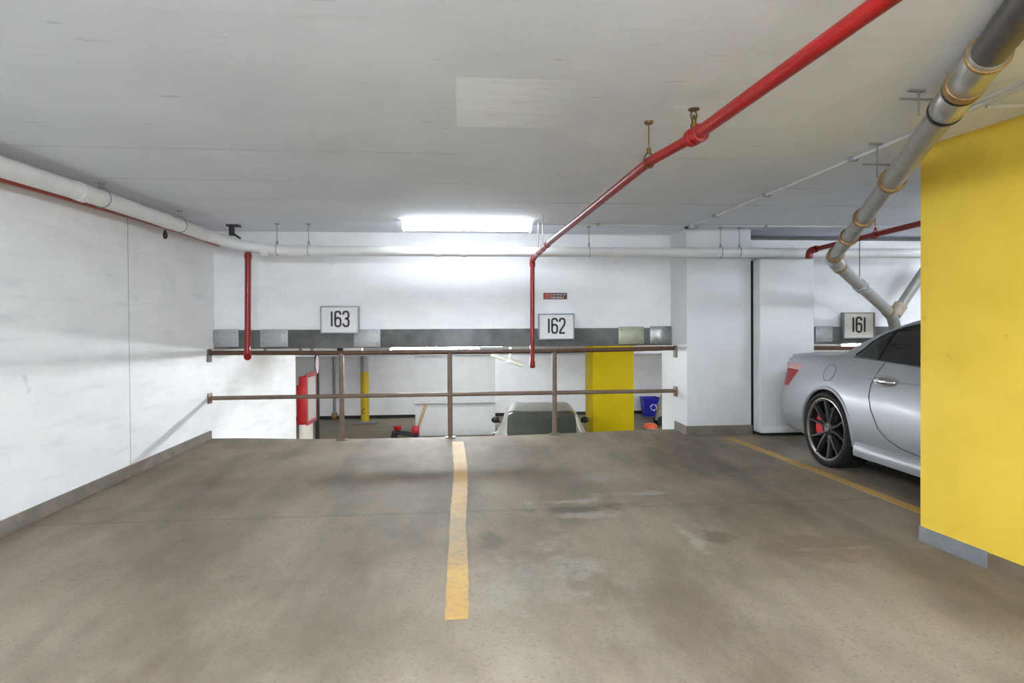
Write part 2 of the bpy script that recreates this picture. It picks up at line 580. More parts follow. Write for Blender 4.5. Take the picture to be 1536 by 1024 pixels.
p = thing('yellow_pillar', 'large yellow painted concrete pillar at the right edge, grey base', 'pillar', (A.x, A.y, fz(A.y)))
ywall(0, Tw, lambda y: cz(y) + .02).build('shaft', M['yellow'], p)
o = ywall(-.006, Tw + .006, lambda y: fz(y) + .088, -.006, .42).build('base_band', M['base_grey'], p)
o['label'] = 'bluish grey base band'
o = ywall(-.004, Tw + .004, lambda y: fz(y) + .085, .42, Lw + .004).build('base_band', M['rust_conc'], p)
o['label'] = 'scuffed brown base band'

# ------------------------------------------------------------------ painted floor lines


def stripe(pts, name, label):
    vs, fs = [], []
    n_sub = 12
    P = []
    for (a, b) in zip(pts, pts[1:]):
        for i in range(n_sub):
            t = i / n_sub
            P.append(tuple(a[k] * (1 - t) + b[k] * t for k in range(3)))
    P.append(pts[-1])
    for (x, y, w) in P:
        j1, j2 = random.uniform(-.003, .003), random.uniform(-.003, .003)
        z = fzx(x, y) + .001
        vs += [(x - w / 2 + j1, y, z + .002), (x + w / 2 + j2, y, z + .002), (x - w / 2 + j1, y, z - .002), (x + w / 2 + j2, y, z - .002)]
    for i in range(len(P) - 1):
        a, c = 4 * i, 4 * i + 4
        fs += [(a, a + 1, c + 1, c), (a, c, c + 2, a + 2), (a + 1, a + 3, c + 3, c + 1)]
    o = MB().add(vs, fs).build(name, M['stripe'], origin=(pts[0][0], pts[0][1], fz(pts[0][1])))
    tag(o, label, 'floor line')


stripe([(-.022, 2.665, .104), (-.022, 3.25, .112), (-.022, 3.9, .105), (-.018, 4.3, .112), (-.004, 5.0, .118), (-.003, 5.5, .12), (-.018, 6.1, .128), (-.035, 6.88, .132)],
       'parking_line', 'worn yellow line down the middle of the floor between bays 163 and 162')
stripe([(3.172, 3.46, .09), (3.155, 3.87, .09), (3.12, 4.9, .09), (3.07, 5.8, .095), (3.02, 6.60, .1)],
       'parking_line', 'yellow line beside the silver car running to the white pillar')

# ------------------------------------------------------------------ lamps


def lamp(x0, x1, y0, label, low=False, ztop=None, group=None, hang=0):
    zt = ztop if ztop is not None else cz(y0)
    xm = (x0 + x1) / 2
    p = thing('fluorescent_lamp', label, 'lamp', (xm, y0, zt), group)
    if hang:
        zb = zt - hang
        m = MB().box(x0, x1, y0 - .03, y0 + .03, zb, zb + .04, .004)
        m.build('housing', M['white_metal'], p)
        for xe in (x0 + .2, x1 - .2):
            MB().tube([(xe, y0, zb + .035), (xe, y0, zt - .006)], .006, 8).build('rod', M['steel_dark'], p)
        for yy in (-.085, .085):
            MB().tube([(x0 + .03, y0 + yy, zb + .01), (x1 - .03, y0 + yy, zb + .01)], .02, 12).build('tube', M['tube_hang' if y0 < 4 else 'tube_dim'], p)
        for xe in (x0, x1 - .02):
            MB().box(xe, xe + .02, y0 - .11, y0 + .11, zb - .005, zb + .045, .003).build('socket', M['white_metal'], p)
    elif not low:
        MB().box(x0, x1, y0 - .045, y0 + .055, zt - .04, zt - .005, .004).build('housing', M['white_metal'], p)
        prof = [(y0 - .075, zt - .036), (y0 + .085, zt - .036), (y0 + .075, zt - .085), (y0 + .045, zt - .1), (y0 - .035, zt - .1), (y0 - .065, zt - .085)]
        MB().prism(prof, x0 + .02, x1 - .02, 'x').build('diffuser', M['tube_up'], p)
        for xe in (x0, x1 - .02):
            MB().box(xe, xe + .02, y0 - .085, y0 + .095, zt - .115, zt - .025, .005).build('end_cap', M['white_metal'], p)
    else:
        MB().box(x0 - .02, x1 + .02, y0 - .1, y0 + .1, zt - .03, zt, .004).build('housing', M['white_metal'], p)
        for yy, dz in ((-.06, -.095), (.06, -.045)):
            MB().tube([(x0 + .02, y0 + yy, zt + dz), (x1 - .02, y0 + yy, zt + dz)], .019, 12).build('tube', M['tube_low' if y0 < 10 else 'tube_far'], p)
        for xe in (x0, x1 - .02):
            MB().box(xe, xe + .02, y0 - .09, y0 + .09, zt - .115, zt - .028, .004).build('socket', M['white_metal'], p)
    return p


lamp(-.60, .77, 6.36, 'lit white fluorescent ceiling lamp at the far end above the railing')
lamp(-.9, .5, .3, 'twin tube lamp hung over the near end of bays 163 and 162', hang=.095)
lamp(-.9, .5, -1.6, 'twin tube lamp hung over the aisle behind the bays', hang=.095)
lamp(-.9, .5, -4.2, 'twin tube lamp hung at the far side of the aisle', hang=.095)
lamp(5.7, 7.07, 6.2, 'lit white fluorescent ceiling lamp over bay 161')
lamp(4.5, 5.9, 4.5, 'added unseen fill lamp over the silver car, hidden by the yellow pillar', hang=.16)  # added out of sight to brighten the right of the ceiling
lamp(4.4, 5.8, -1.6, 'twin tube lamp hung over the aisle to the right', hang=.095)
lamp(-1.03, .30, 9.0, 'lit twin tube lamp on the lower level, seen under the slab edge', True, 1.03)
lamp(5.9, 7.23, 9.0, 'lit twin tube lamp on the lower level beneath sign 161', True, 1.03)
lamp(-.4, .93, 13.2, 'added unseen fill lamp over the middle of the lower aisle', True, 1.03)  # unseen, added to even out the brightness of the lower aisle
lamp(5.0, 6.33, 14.0, 'added unseen fill lamp over the right of the lower aisle', True, 1.03)  # hidden by the slab edge, added for more light on this side
lamp(-.4, .93, 18.2, 'added unseen fill lamp in front of the lower far wall', True, 1.03)  # unseen, added to brighten the lower far wall
lamp(-5.6, -4.27, 14.5, 'added unseen fill lamp over the left of the lower aisle', True, 1.03)  # added out of view to fill the left side with light

# ------------------------------------------------------------------ pipes


def ring(c, axis_dir, r, w, n=20, th=.004):
    """a band around a pipe"""
    d = Vector(axis_dir).normalized()
    c = Vector(c)
    return MB().tube([c - d * w / 2, c - d * w * .45, c + d * w * .45, c + d * w / 2], [r, r + th, r + th, r], n)


def clevis(p, c, axis_dir, r, ztop, mat, name='hanger', rod=.004, flange=True):
    """pipe hanger: loop round the pipe and a rod to the soffit"""
    m = MB()
    d = Vector(axis_dir).normalized()
    side = d.cross(Vector((0, 0, 1))).normalized()
    c = Vector(c)
    pts = []
    for k in range(17):
        a = 2 * PI * k / 16
        pts.append(c + side * math.sin(a) * (r + .004) + Vector((0, 0, 1)) * (math.cos(a) * (r + .004) + (.02 * max(0, math.cos(a)) ** 3)))
    m.tube(pts, .004, 6)
    m.tube([c + Vector((0, 0, r + .02)), (c.x, c.y, ztop + .01)], rod, 8)
    if flange:
        m.lathe([(1e-3, -.012), (.02, -.012), (.024, 0), (1e-3, .004)], (c.x, c.y, ztop), 'z', 12)
        m.lathe([(1e-3, -.014), (.011, -.014), (.011, .014), (1e-3, .014)], (c.x, c.y, c.z + r + .03), 'z', 8)
    return m.build(name, mat, p)


# white drain main: along the left wall then along the far wall
wp = [(-2.645, .6, 2.05), (-2.645, 3.75, 2.165), (-2.635, 4.7, 2.20), (-2.61, 6.0, 2.22), (-2.59, 6.42, 2.215), (-2.40, 6.66, 2.16), (-1.9, 6.685, 2.093), (9.15, 6.685, 2.105)]
p = thing('drain_pipe', 'thick white pipe along the left wall turning along the far wall', 'pipe', (-2.64, 3.75, 2.2))
MB().tube(wp[:5], .062, 20, bend=.15).build('pipe_run', M['pipe_white'], p)
MB().tube([wp[4], wp[5], wp[6], wp[7]], .054, 20, bend=.14).build('pipe_run', M['pipe_white'], p)
MB().tube([(-2.597, 6.32, 2.217), wp[4], (-2.47, 6.61, 2.18), (-2.34, 6.665, 2.152)], .058, 20, bend=.1).build('elbow', M['pipe_white'], p)
for x in (-2.08, -1.72, -.24, .05):
    ring((x, 6.685, 2.094), (1, 0, 0), .056, .07).build('coupling', M['pipe_white'], p)
for (y, z, yy) in ((4.72, 2.20, 2.190), (5.92, 2.219, 2.215)):
    ring((-2.636 if y < 5 else -2.617, y - .25, yy), (0, 1, 0), .0625, .09).build('coupling', M['pipe_white'], p)
    clevis(p, (-2.634 if y < 5 else -2.612, y, z), (0, 1, 0), .063, cz(y), M['frame_grey'], rod=.003)
for x in (-1.95, -1.62, 1.45, 2.98, 3.2):
    clevis(p, (x, 6.685, 2.098), (1, 0, 0), .055, cz(6.685), M['frame_grey'])

tag(MB().tube([(-2.79, .6, 2.035), (-2.79, 3.0, 2.112), (-2.79, 4.2, 2.158), (-2.80, 5.5, 2.212), (-2.80, 6.3, 2.235), (-2.80, 7.32, 2.25)], .023, 14).build('sprinkler_feed', M['red_dull'], origin=(-2.79, 3, 2.148)),
    'thin dull red pipe tucked behind the white pipe on the left wall', 'pipe')

# bracket lashed beside the elbow, and the short tag under the pipe
p = thing('pipe_bracket', 'small black bracket above the white pipe in the far left corner', 'bracket', (-2.45, 6.9, 2.3))
MB().box(-2.485, -2.44, 6.78, 6.83, 2.27, cz(6.8) + .005, .004).build('strut', M['steel_dark'], p)
MB().box(-2.51, -2.38, 6.76, 6.86, cz(6.8) - .02, cz(6.8) + .005, .003).build('plate', M['steel_dark'], p)
MB().tube([(-2.46, 6.81, 2.30), (-2.36, 6.76, 2.235)], .012, 8).build('brace', M['steel_dark'], p)
o = MB().lathe([(1e-3, 2.045), (.012, 2.05), (.02, 2.07), (.018, 2.095), (.008, 2.12), (.008, 2.128)], (-2.61, 5.63, 0), 'z', 12).build('pipe_plug', M['black'], origin=(-2.61, 5.63, 2.05))
tag(o, 'small black plug hanging under the white pipe by the left wall', 'plug')


def drop_end(p, x, y, z, r, mat):
    MB().lathe([(1e-3, z - .01), (r * .9, z - .008), (r * 1.22, z + .01), (r * 1.25, z + .075), (r * 1.02, z + .085)], (x, y, 0), 'z', 18).build('end_cap', mat, p)


# red drop pipe at bay 163
p = thing('drop_pipe', 'glossy red pipe hanging from the white pipe left of sign 163', 'pipe', (-2.40, 6.69, .92))
MB().tube([(-2.255, 6.69, 2.075), (-2.272, 6.69, 1.0)], .031, 18).build('pipe_run', M['red'], p)
MB().tube([(-2.272, 6.69, 1.03), (-2.273, 6.69, .965), (-2.262, 6.66, .955)], .038, 18, bend=.03).build('end_elbow', M['red'], p)
ring((-2.2555, 6.69, 2.03), (0, 0, 1), .033, .05).build('coupling', M['red'], p)

# red sprinkler branch and its drop at sign 162
SP = [(1.215, .2, 2.035), (1.125, 1.52, 2.05), (1.045, 2.63, 2.05), (.968, 3.02, 2.05), (.842, 5.64, 2.035), (.797, 6.56, 1.997)]
p = thing('sprinkler_pipe', 'long red sprinkler pipe under the ceiling, dropping beside sign 162', 'pipe', (.9, 4.0, 2.05))
MB().tube(SP[:3], .028, 18).build('pipe_run', M['red'], p)
MB().tube(SP[2:] + [(.796, 6.58, 1.90), (.789, 6.58, .86)], .0245, 18, bend=.05).build('pipe_run', M['red'], p)
MB().tube([(.800, 6.49, 2.0), (.797, 6.575, 1.998), (.796, 6.58, 1.92)], .032, 18, bend=.04).build('elbow', M['red'], p)
dv = (Vector(SP[3]) - Vector(SP[2])).normalized()
ring(SP[2], dv, .036, .035).build('coupling', M['red'], p)
ring(Vector(SP[2]) - dv * .05, dv, .036, .035).build('coupling', M['red'], p)
ring((.838, 5.72, 2.032), (0, 1, 0), .028, .035).build('coupling', M['red'], p)
MB().lathe([(1e-3, .805), (.026, .81), (.031, .825), (.031, .875), (.026, .885)], (.789, 6.58, 0), 'z', 16).build('end_cap', M['red'], p)
# upright sprinkler head
sx, sy = SP[2][0] - .003, SP[2][1] - .02
h = MB().lathe([(.016, 2.07), (.016, 2.10), (.011, 2.105), (.011, 2.12), (.007, 2.125), (.007, 2.14)], (sx, sy, 0), 'z', 12)
h = h.build('sprinkler_head', M['brass'], p)
h['label'] = 'brass upright sprinkler head'
f = MB()
for s in (-1, 1):
    f.tube([(sx + s * .008, sy, 2.118), (sx + s * .015, sy, 2.14), (sx + s * .004, sy, 2.166)], .0032, 6)
f.build('frame_arms', M['brass'], h)
MB().lathe([(1e-3, 2.166), (.024, 2.164), (.026, 2.168), (1e-3, 2.172)], (sx, sy, 0), 'z', 16).build('deflector', M['brass'], h)
clevis(p, SP[3], dv, .026, cz(3.02), M['brass'], rod=.0035)
for (x, y) in ((.827, 5.95), (.815, 6.2)):
    clevis(p, (x, y, 2.024 - .04 * (y - 5.95)), (0, 1, 0), .025, cz(y), M['steel_band'], rod=.004, flange=False)

# red sprinkler branch over the car
p = thing('sprinkler_pipe', 'short red sprinkler pipe above the silver car, ending in an elbow', 'pipe', (3.92, 6.2, 2.09))
MB().tube([(3.99, 3.0, 2.13), (3.965, 4.85, 2.11), (3.93, 6.32, 2.10), (3.90, 6.38, 2.09)], .026, 18).build('pipe_run', M['red'], p)
MB().tube([(3.915, 6.33, 2.098), (3.885, 6.42, 2.085), (3.88, 6.42, 2.0)], .038, 18, bend=.06).build('elbow', M['red'], p)
ring((3.95, 5.44, 2.10), (0, 1, 0), .03, .07).build('coupling', M['red'], p)
clevis(p, (3.95, 5.44, 2.10), (0, 1, 0), .028, cz(5.44), M['red'])

# big cast iron / steel drain over the car bay
D0, D1 = Vector((1.757, 1.75, 2.175)), Vector((3.632, 5.6, 1.905))
dd = (D1 - D0).normalized()


def dp(y):
    return D0 + dd * ((y - D0.y) / dd.y)


p = thing('drain_pipe', 'big grey metal drain pipe slanting under the ceiling at right', 'pipe', tuple(dp(3)))
R = .062
o = MB().tube([dp(.55), dp(2.0)], R * .97, 26).build('pipe_run', M['iron'], p)
o['label'] = 'dark cast iron length'
MB().tube([dp(2.0), dp(5.62)], R * .93, 26).build('pipe_run', M['iron_grey'], p)
MB().tube([dp(1.98), dp(2.0), dp(2.2), dp(2.21)], [R, R + .007, R + .007, R], 26).build('coupling', M['steel_band'], p)
MB().tube([dp(2.27), dp(2.28), dp(2.42), dp(2.43)], [R, R + .007, R + .007, R], 26).build('coupling', M['steel_band'], p)
for y, w in ((2.0, .015), (2.215, .05), (3.35, .04), (4.15, .05), (4.75, .05), (5.45, .09)):
    ring(dp(y), dd, R + .004, w, 26, .007).build('clamp_band', M['rust_band'], p)
for y in (2.25, 2.44):
    ring(dp(y), dd, R + .003, .014, 26, .006).build('gasket', M['black'], p)
for y in (2.5, 3.3):
    c = dp(y)
    m = MB()
    xo = -.105
    m.tube([(c.x + xo, c.y, c.z + .0), (c.x + xo, c.y, cz(c.y) - .002)], .0045, 8)
    m.box(c.x + xo - .05, c.x + xo + .03, c.y - .008, c.y + .008, cz(c.y) - .010, cz(c.y) - .001)
    m.box(c.x + xo - .09, c.x + xo + .10, c.y - .005, c.y + .005, c.z + .070, c.z + .078)
    m.build('hanger', M['hanger_grey'], p)
E0, E1 = Vector((3.68, 5.66, 1.87)), Vector((5.19, 6.88, 1.40))
MB().tube([dp(5.55), dp(5.66), E0 + (E1 - E0) * .06], R * 1.12, 24, bend=.06).build('elbow', M['steel_band'], p)
MB().tube([E0, E1], R * .95, 24).build('pipe_run', M['iron_grey'], p)
for k, w, mt in ((.07, .06, 'rust_band'), (.40, .05, 'galv'), (.44, .03, 'galv'), (.95, .06, 'rust_band')):
    ring(E0 + (E1 - E0) * k, E1 - E0, R + .001, w, 24, .006).build('clamp_band', M[mt], p)
c = E0 + (E1 - E0) * .40
MB().tube([(c.x, c.y, c.z + R), (c.x, c.y, cz(c.y) + .005)], .004, 8).build('hanger', M['steel_dark'], p)
G0, G1 = Vector((5.285, 6.93, 1.40)), Vector((6.0, 6.9, 2.42))
MB().tube([G0 + Vector((-.01, 0, -.02)), G1], R * .93, 24).build('pipe_run', M['iron_grey'], p)
o = ring(G0 + (G1 - G0) * .05, G1 - G0, R + .004, .16, 24, .01).build('coupling', M['joint_beige'], p)
MB().tube([E0 + (E1 - E0) * .93, E1 + Vector((.07, .05, -.05)), (5.33, 6.98, 1.2), (5.33, 6.98, 1.2 - .1)], R * 1.04, 24, bend=.09).build('fitting', M['iron_grey'], p)
MB().tube([(5.33, 6.98, 1.18), (5.33, 6.98, fz(6.98))], R * .93, 24).build('standpipe', M['iron_grey'], p)


# conduits on the soffit
def conduit(pts, r, label, mat='conduit', clips=(), name='conduit'):
    P = [(x, y, cz(y) - r - d - .002) for x, y, d in pts]
    p = thing(name, label, 'conduit', P[0])
    MB().tube(P, r, 10).build('tube_run', M[mat], p)
    for (x, y, ax) in clips:
        z = cz(y) - r - .003
        MB().box(x - (.03 if ax == 'y' else .012), x + (.03 if ax == 'y' else .012), y - (.012 if ax == 'y' else .03), y + (.012 if ax == 'y' else .03), z - r - .004, z + r, .002).build('clip', M['frame_grey'], p)


conduit([(2.555, 6.42, 0), (2.50, 4.6, 0), (2.45, 3.05, 0), (2.415, 2.35, 0), (2.38, 1.0, 0)], .011, 'thin conduit on the ceiling crossing behind the big drain pipe',
        clips=[(2.505, 4.75, 'y'), (2.53, 5.8, 'y'), (2.465, 3.6, 'y')])
conduit([(.77, 6.455, 0), (1.6, 6.46, .004), (2.50, 6.48, 0)], .010, 'thin conduit on the ceiling from the far lamp to the junction box', clips=[(1.5, 6.46, 'x')])
conduit([(2.625, 6.48, 0), (4.0, 6.44, 0), (5.6, 6.38, 0)], .010, 'thin conduit on the ceiling right of the junction box', clips=[(3.4, 6.46, 'x'), (4.6, 6.42, 'x')])
conduit([(2.32, 2.48, .02), (2.33, 1.9, .01), (2.30, 1.2, 0)], .010, 'short conduit above the yellow pillar nearest the drain pipe')
conduit([(2.45, 2.62, .01), (2.9, 2.58, 0), (3.6, 2.5, 0)], .009, 'short cross conduit on the ceiling above the yellow pillar top')
p = thing('junction_box', 'small grey junction box where ceiling conduits meet near the far wall', 'junction box', (2.56, 6.48, cz(6.48)))
MB().lathe([(1e-3, cz(6.48) - .05), (.045, cz(6.48) - .048), (.05, cz(6.48) - .04), (.05, cz(6.48) + .004)], (2.56, 6.48, 0), 'z', 20).build('box_body', M['galv'], p)
MB().tube([(2.515, 6.48, cz(6.47) - .035), (2.48, 6.48, cz(6.47) - .035)], .016, 10).build('connector', M['steel_dark'], p)
MB().tube([(2.605, 6.48, cz(6.47) - .035), (2.64, 6.48, cz(6.47) - .035)], .016, 10).build('connector', M['galv'], p)

# ------------------------------------------------------------------ railing
RY = 7.15


def railing(xs, x0, x1, label, ends=(True, True)):
    p = thing('railing', label, 'railing', ((x0 + x1) / 2, RY, 0))
    MB().tube([(x0, RY, .99)] + [(x, RY, .976) for x in xs] + [(x1, RY, .999)], .026, 16).build('top_rail', M['darkbrown'], p)
    MB().tube([(x0, RY, .473), (x1, RY, .479)], .024, 16).build('mid_rail', M['brown'], p)
    for x in xs:
        flr = fzx(x, RY)
        o = MB().tube([(x, RY, flr), (x, RY, .97)], .029, 16).build('post', M['brown'], p)
        MB().box(x - .06, x + .06, RY - .045, RY + .045, flr, flr + .012, .003).build('base_plate', M['brown'], o)
    for e, xx, s in ((ends[0], x0, 1), (ends[1], x1, -1)):
        if e:
            for z, hh in ((.96, .075), (.472, .06)):
                MB().box(min(xx, xx + s * .018), max(xx, xx + s * .018), RY - .05, RY + .05, z - hh, z + hh, .004).build('flange', M['brown'], p)


railing((-1.375, -.123, 1.123), -2.858, 2.618, 'brown pipe railing across bays 163 and 162')
railing((5.4, 6.6, 7.8), 4.10, 9.18, 'brown pipe railing behind the silver car, under sign 161')

# ------------------------------------------------------------------ steel plates on the slab edge


def plate(x0, x1, z0, z1, mat, label, rivets=True):
    p = thing('steel_plate', label, 'plate', ((x0 + x1) / 2, 7.30, z0), 'bolted plates along the slab edge')
    MB().box(x0, x1, 7.285, 7.3005, z0, z1, .004).build('sheet', M[mat], p)
    for x in (x0 + .035, x1 - .035):
        for z in (z0 + .04, z1 - .04):
            MB().lathe([(.008, 7.285), (.008, 7.279), (1e-3, 7.277)], (x, 0, z), 'y', 6).build('bolt', M['hanger_grey'], p)


plate(-2.85, -2.575, 1.055, 1.258, 'galv', 'leftmost grey steel plate on the slab edge, in the corner')
plate(-2.33, -2.015, 1.05, 1.255, 'galv', 'grey steel plate just right of the left red drop pipe')
plate(-1.255, -.945, 1.04, 1.25, 'galv', 'grey steel plate right below sign 163')
plate(1.945, 2.265, 1.052, 1.265, 'galv_tan', 'greenish steel plate on the slab edge right of sign 162')
plate(2.345, 2.615, 1.05, 1.27, 'galv_shiny', 'shiny steel plate on the slab edge against the white pillar')
plate(4.49, 4.715, 1.06, 1.262, 'galv', 'grey steel plate beside sign 161')

# ------------------------------------------------------------------ number signs
W6 = .37
GL = {'1': [[(W6 / 2, 0), (W6 / 2, 1)]],
      '6': [[(.37, .78), (.37, .86), (.31, .97), (.185, 1), (.06, .97), (0, .86), (0, .14), (.06, .03), (.185, 0), (.31, .03), (.37, .14), (.37, .44), (.31, .55), (.185, .58), (.06, .55), (0, .44)]],
      '3': [[(0, .79), (0, .86), (.06, .97), (.185, 1), (.31, .97), (.37, .86), (.37, .67), (.31, .56), (.17, .52), (.31, .48), (.37, .37), (.37, .14), (.31, .03), (.185, 0), (.06, .03), (0, .14), (0, .21)]],
      '2': [[(0, .77), (0, .86), (.06, .97), (.185, 1), (.31, .97), (.37, .86), (.37, .69), (.32, .54), (.05, .16), (.01, .0), (.38, 0)]]}


def strokes(m, lines, x, z, sx, sz, w, y, dep=.002):
    """flat thick strokes on a plane y=const, joined with round dots"""
    for L in lines:
        P = [(x + a * sx, z + b * sz) for a, b in L]
        for (a, b) in zip(P, P[1:]):
            d = math.hypot(b[0] - a[0], b[1] - a[1]) or 1
            nx, nz = -(b[1] - a[1]) / d * w / 2, (b[0] - a[0]) / d * w / 2
            m.prism([(a[0] + nx, a[1] + nz), (b[0] + nx, b[1] + nz), (b[0] - nx, b[1] - nz), (a[0] - nx, a[1] - nz)], y, y - dep, 'y')
        for q in P[1:-1]:
            m.prism([(q[0] + w / 2 * math.cos(t * PI / 5), q[1] + w / 2 * math.sin(t * PI / 5)) for t in range(10)], y, y - dep * .95, 'y')


def sign(num, x0, x1, z0, z1, y, label, face, hh):
    xm, zm = (x0 + x1) / 2, (z0 + z1) / 2
    p = thing('number_sign', label, 'sign', (xm, y, z0), 'bay number signs')
    MB().box(x0 + .008, x1 - .008, y, y + .055, z0 + .008, z1 - .008).build('panel', M[face], p)
    f = MB()
    t = .014
    f.box(x0, x1, y - .012, y + .055, z0, z0 + t, .002)
    f.box(x0, x1, y - .012, y + .055, z1 - t, z1, .002)
    f.box(x0, x0 + t, y - .012, y + .055, z0 + t, z1 - t, .002)
    f.box(x1 - t, x1, y - .012, y + .055, z0 + t, z1 - t, .002)
    f.build('frame', M['frame_grey'], p)
    adv = {'1': .30, '6': .56, '3': .56, '2': .56}
    sx = hh * .95
    tot = sum(adv[c] for c in num) - .19
    x = xm - tot * sx / 2
    for c in num:
        m = MB()
        g = GL[c] if c != '1' else [[(.06, 0), (.06, 1)]]
        strokes(m, g, x, zm - hh / 2 + .01, sx, hh, hh * .135, y - .0005)
        o = m.build('numeral', M['sign_ink'], p)
        x += adv[c] * sx


sign('163', -1.630, -1.185, 1.202, 1.525, 7.245, 'white sign reading 163 on the far wall, left of the lamp', 'sign_white', .175)
sign('162', .945, 1.385, 1.112, 1.428, 7.245, 'white sign reading 162 beside the red drop pipe', 'sign_white', .175)
sign('161', 4.83, 5.25, 1.098, 1.43, 7.245, 'cream sign reading 161 above the silver car', 'sign_cream', .185)

# small red warning sticker above sign 162
p = thing('sticker', 'small red warning sticker on the wall above sign 162', 'sticker', (1.165, 7.33, 1.60))
MB().box(1.02, 1.312, 7.322, 7.3305, 1.606, 1.684, .001).build('backing', M['sticker_red'], p)
m = MB()
m.lathe([(1e-3, 7.3218), (.031, 7.3218), (.031, 7.3195), (1e-3, 7.3195)], (1.07, 0, 1.645), 'y', 20)
m.build('symbol_disc', M['orange'], p)
m = MB()
strokes(m, [[(.9, .8), (.4, 1), (0, .6), (0, .3), (.4, 0), (.9, .2), (.9, .5), (.5, .5)]], 1.055, 1.627, .03, .036, .008, 7.3192, .001)
m.build('symbol_mark', M['sticker_red'], p)
m = MB()
m.box(1.105, 1.30, 7.3205, 7.3222, 1.647, 1.674)
m.build('text_band', M['ink_black'], p)
m = MB()
x = 1.112
for i in range(9):
    g = [[[(0, 0), (0, 1), (.8, 1), (.8, .5), (0, .5)]], [[(0, 0), (.4, 1), (.8, 0)]], [[(.8, 1), (0, 1), (0, 0), (.8, 0)]], [[(.4, 0), (.4, 1)], [(0, 1), (.8, 1)]]][i % 4]
    strokes(m, g, x, 1.652, .016, .016, .0045, 7.3203, .001)
    if i < 8:
        strokes(m, g[::-1], x + .004, 1.617, .017, .018, .0045, 7.3218, .001)
    x += .0208
m.build('lettering', M['sign_white'], p)

# ------------------------------------------------------------------ lower level things
p = thing('yellow_column', 'broad mustard yellow column on the lower level behind the parked hatchback', 'pillar', (3.5, 14.0, LZ))
MB().box(3.035, 4.0, 13.65, 14.5, LZ, 1.03, .012).build('shaft', M['yellow_lower'], p)

p = thing('partition_block', 'white block wall in the middle of the lower level with a stepped ledge', 'partition', (-.14, 16.8, LZ))
MB().box(-1.20, .925, 15.99, 17.6, -.62, .80, .006).build('upper_panel', M['white_paint'], p)
MB().box(-1.20, .93, 16.2, 17.6, LZ, -.62, .006).build('lower_panel', M['white_paint'], p)

tag(MB().tube([(-8.5, 15.0, .905), (8.9, 15.0, .915)], .05, 14).build('ceiling_pipe', M['beige'], origin=(0, 15.0, .91)), 'long beige pipe under the lower ceiling below the slab edge', 'pipe')
p = thing('drain_pipe', 'white pipe with fittings along the lower ceiling behind sign 163', 'pipe', (-2, 8.2, .98))
MB().tube([(-2.83, 8.2, .985), (-1.3, 8.2, .985)], .035, 14).build('pipe_run', M['pipe_white'], p)
for x in (-2.55, -2.1, -1.95, -1.6):
    ring((x, 8.2, .985), (1, 0, 0), .036, .04).build('coupling', M['frame_grey'], p)
MB().box(-1.62, -1.55, 8.15, 8.25, .93, 1.032, .004).build('bracket', M['black'], p)

p = thing('drain_pipe', 'short white pipe slanting down beside the red drop pipe, lower level', 'pipe', (1.0, 12.0, .65))
MB().tube([(.62, 12.0, .79), (1.26, 12.0, .565)], .045, 14).build('pipe_run', M['sign_cream'], p)
MB().tube([(.98, 12.0, .665), (1.0, 12.0, .80), (1.0, 12, 1.03)], .03, 12).build('branch', M['pipe_white'], p)
ring((.97, 12.0, .667), (.64, 0, -.225), .048, .09).build('coupling', M['pipe_white'], p)

# fire hose cabinet on a pedestal by the wall corner
p = thing('fire_cabinet', 'red fire hose cabinet with pale glazed door on the lower level at left', 'cabinet', (-2.81, 11.3, LZ))
MB().box(-2.905, -2.735, 11.0, 11.72, -.40, .30, .006).box(-2.86, -2.735, 11.0, 11.72, .295, .455, .006).build('body', M['red_box'], p)
f = MB()
f.box(-2.737, -2.715, 11.0, 11.72, -.42, -.35, .003).box(-2.737, -2.715, 11.0, 11.72, .43, .52, .003)
f.box(-2.737, -2.715, 11.0, 11.06, -.35, .43, .003).box(-2.737, -2.715, 11.66, 11.72, -.35, .43, .003)
f.build('door_frame', M['pink_red'], p)
MB().box(-2.737, -2.722, 11.06, 11.66, -.35, .43).build('door_pane', M['pane_pale'], p)
MB().box(-2.87, -2.74, 11.02, 11.5, LZ, -.40, .008).build('pedestal', M['beige'], p)
p = thing('post_sign', 'slim black post with an oval pale sign behind the red cabinet', 'sign', (-2.80, 11.95, LZ))
MB().box(-2.80, -2.73, 11.93, 12.0, LZ, .88, .006).build('post', M['black'], p)
MB().box(-2.868, -2.60, 11.96, 12.0, LZ, LZ + .02, .004).build('foot', M['black'], p)
m = MB()
m.prism([(-2.735 + -.012 + .03 * math.cos(a * PI / 10), .63 + .17 * math.sin(a * PI / 10)) for a in range(20)], 11.90, 11.93, 'y')
m.build('face', M['sign_white'], p)
m = MB()
m.prism([(-2.735 + -.012 + .036 * math.cos(a * PI / 10), .63 + .18 * math.sin(a * PI / 10)) for a in range(20)], 11.925, 11.945, 'y')
m.build('rim', M['jack_red'], p)

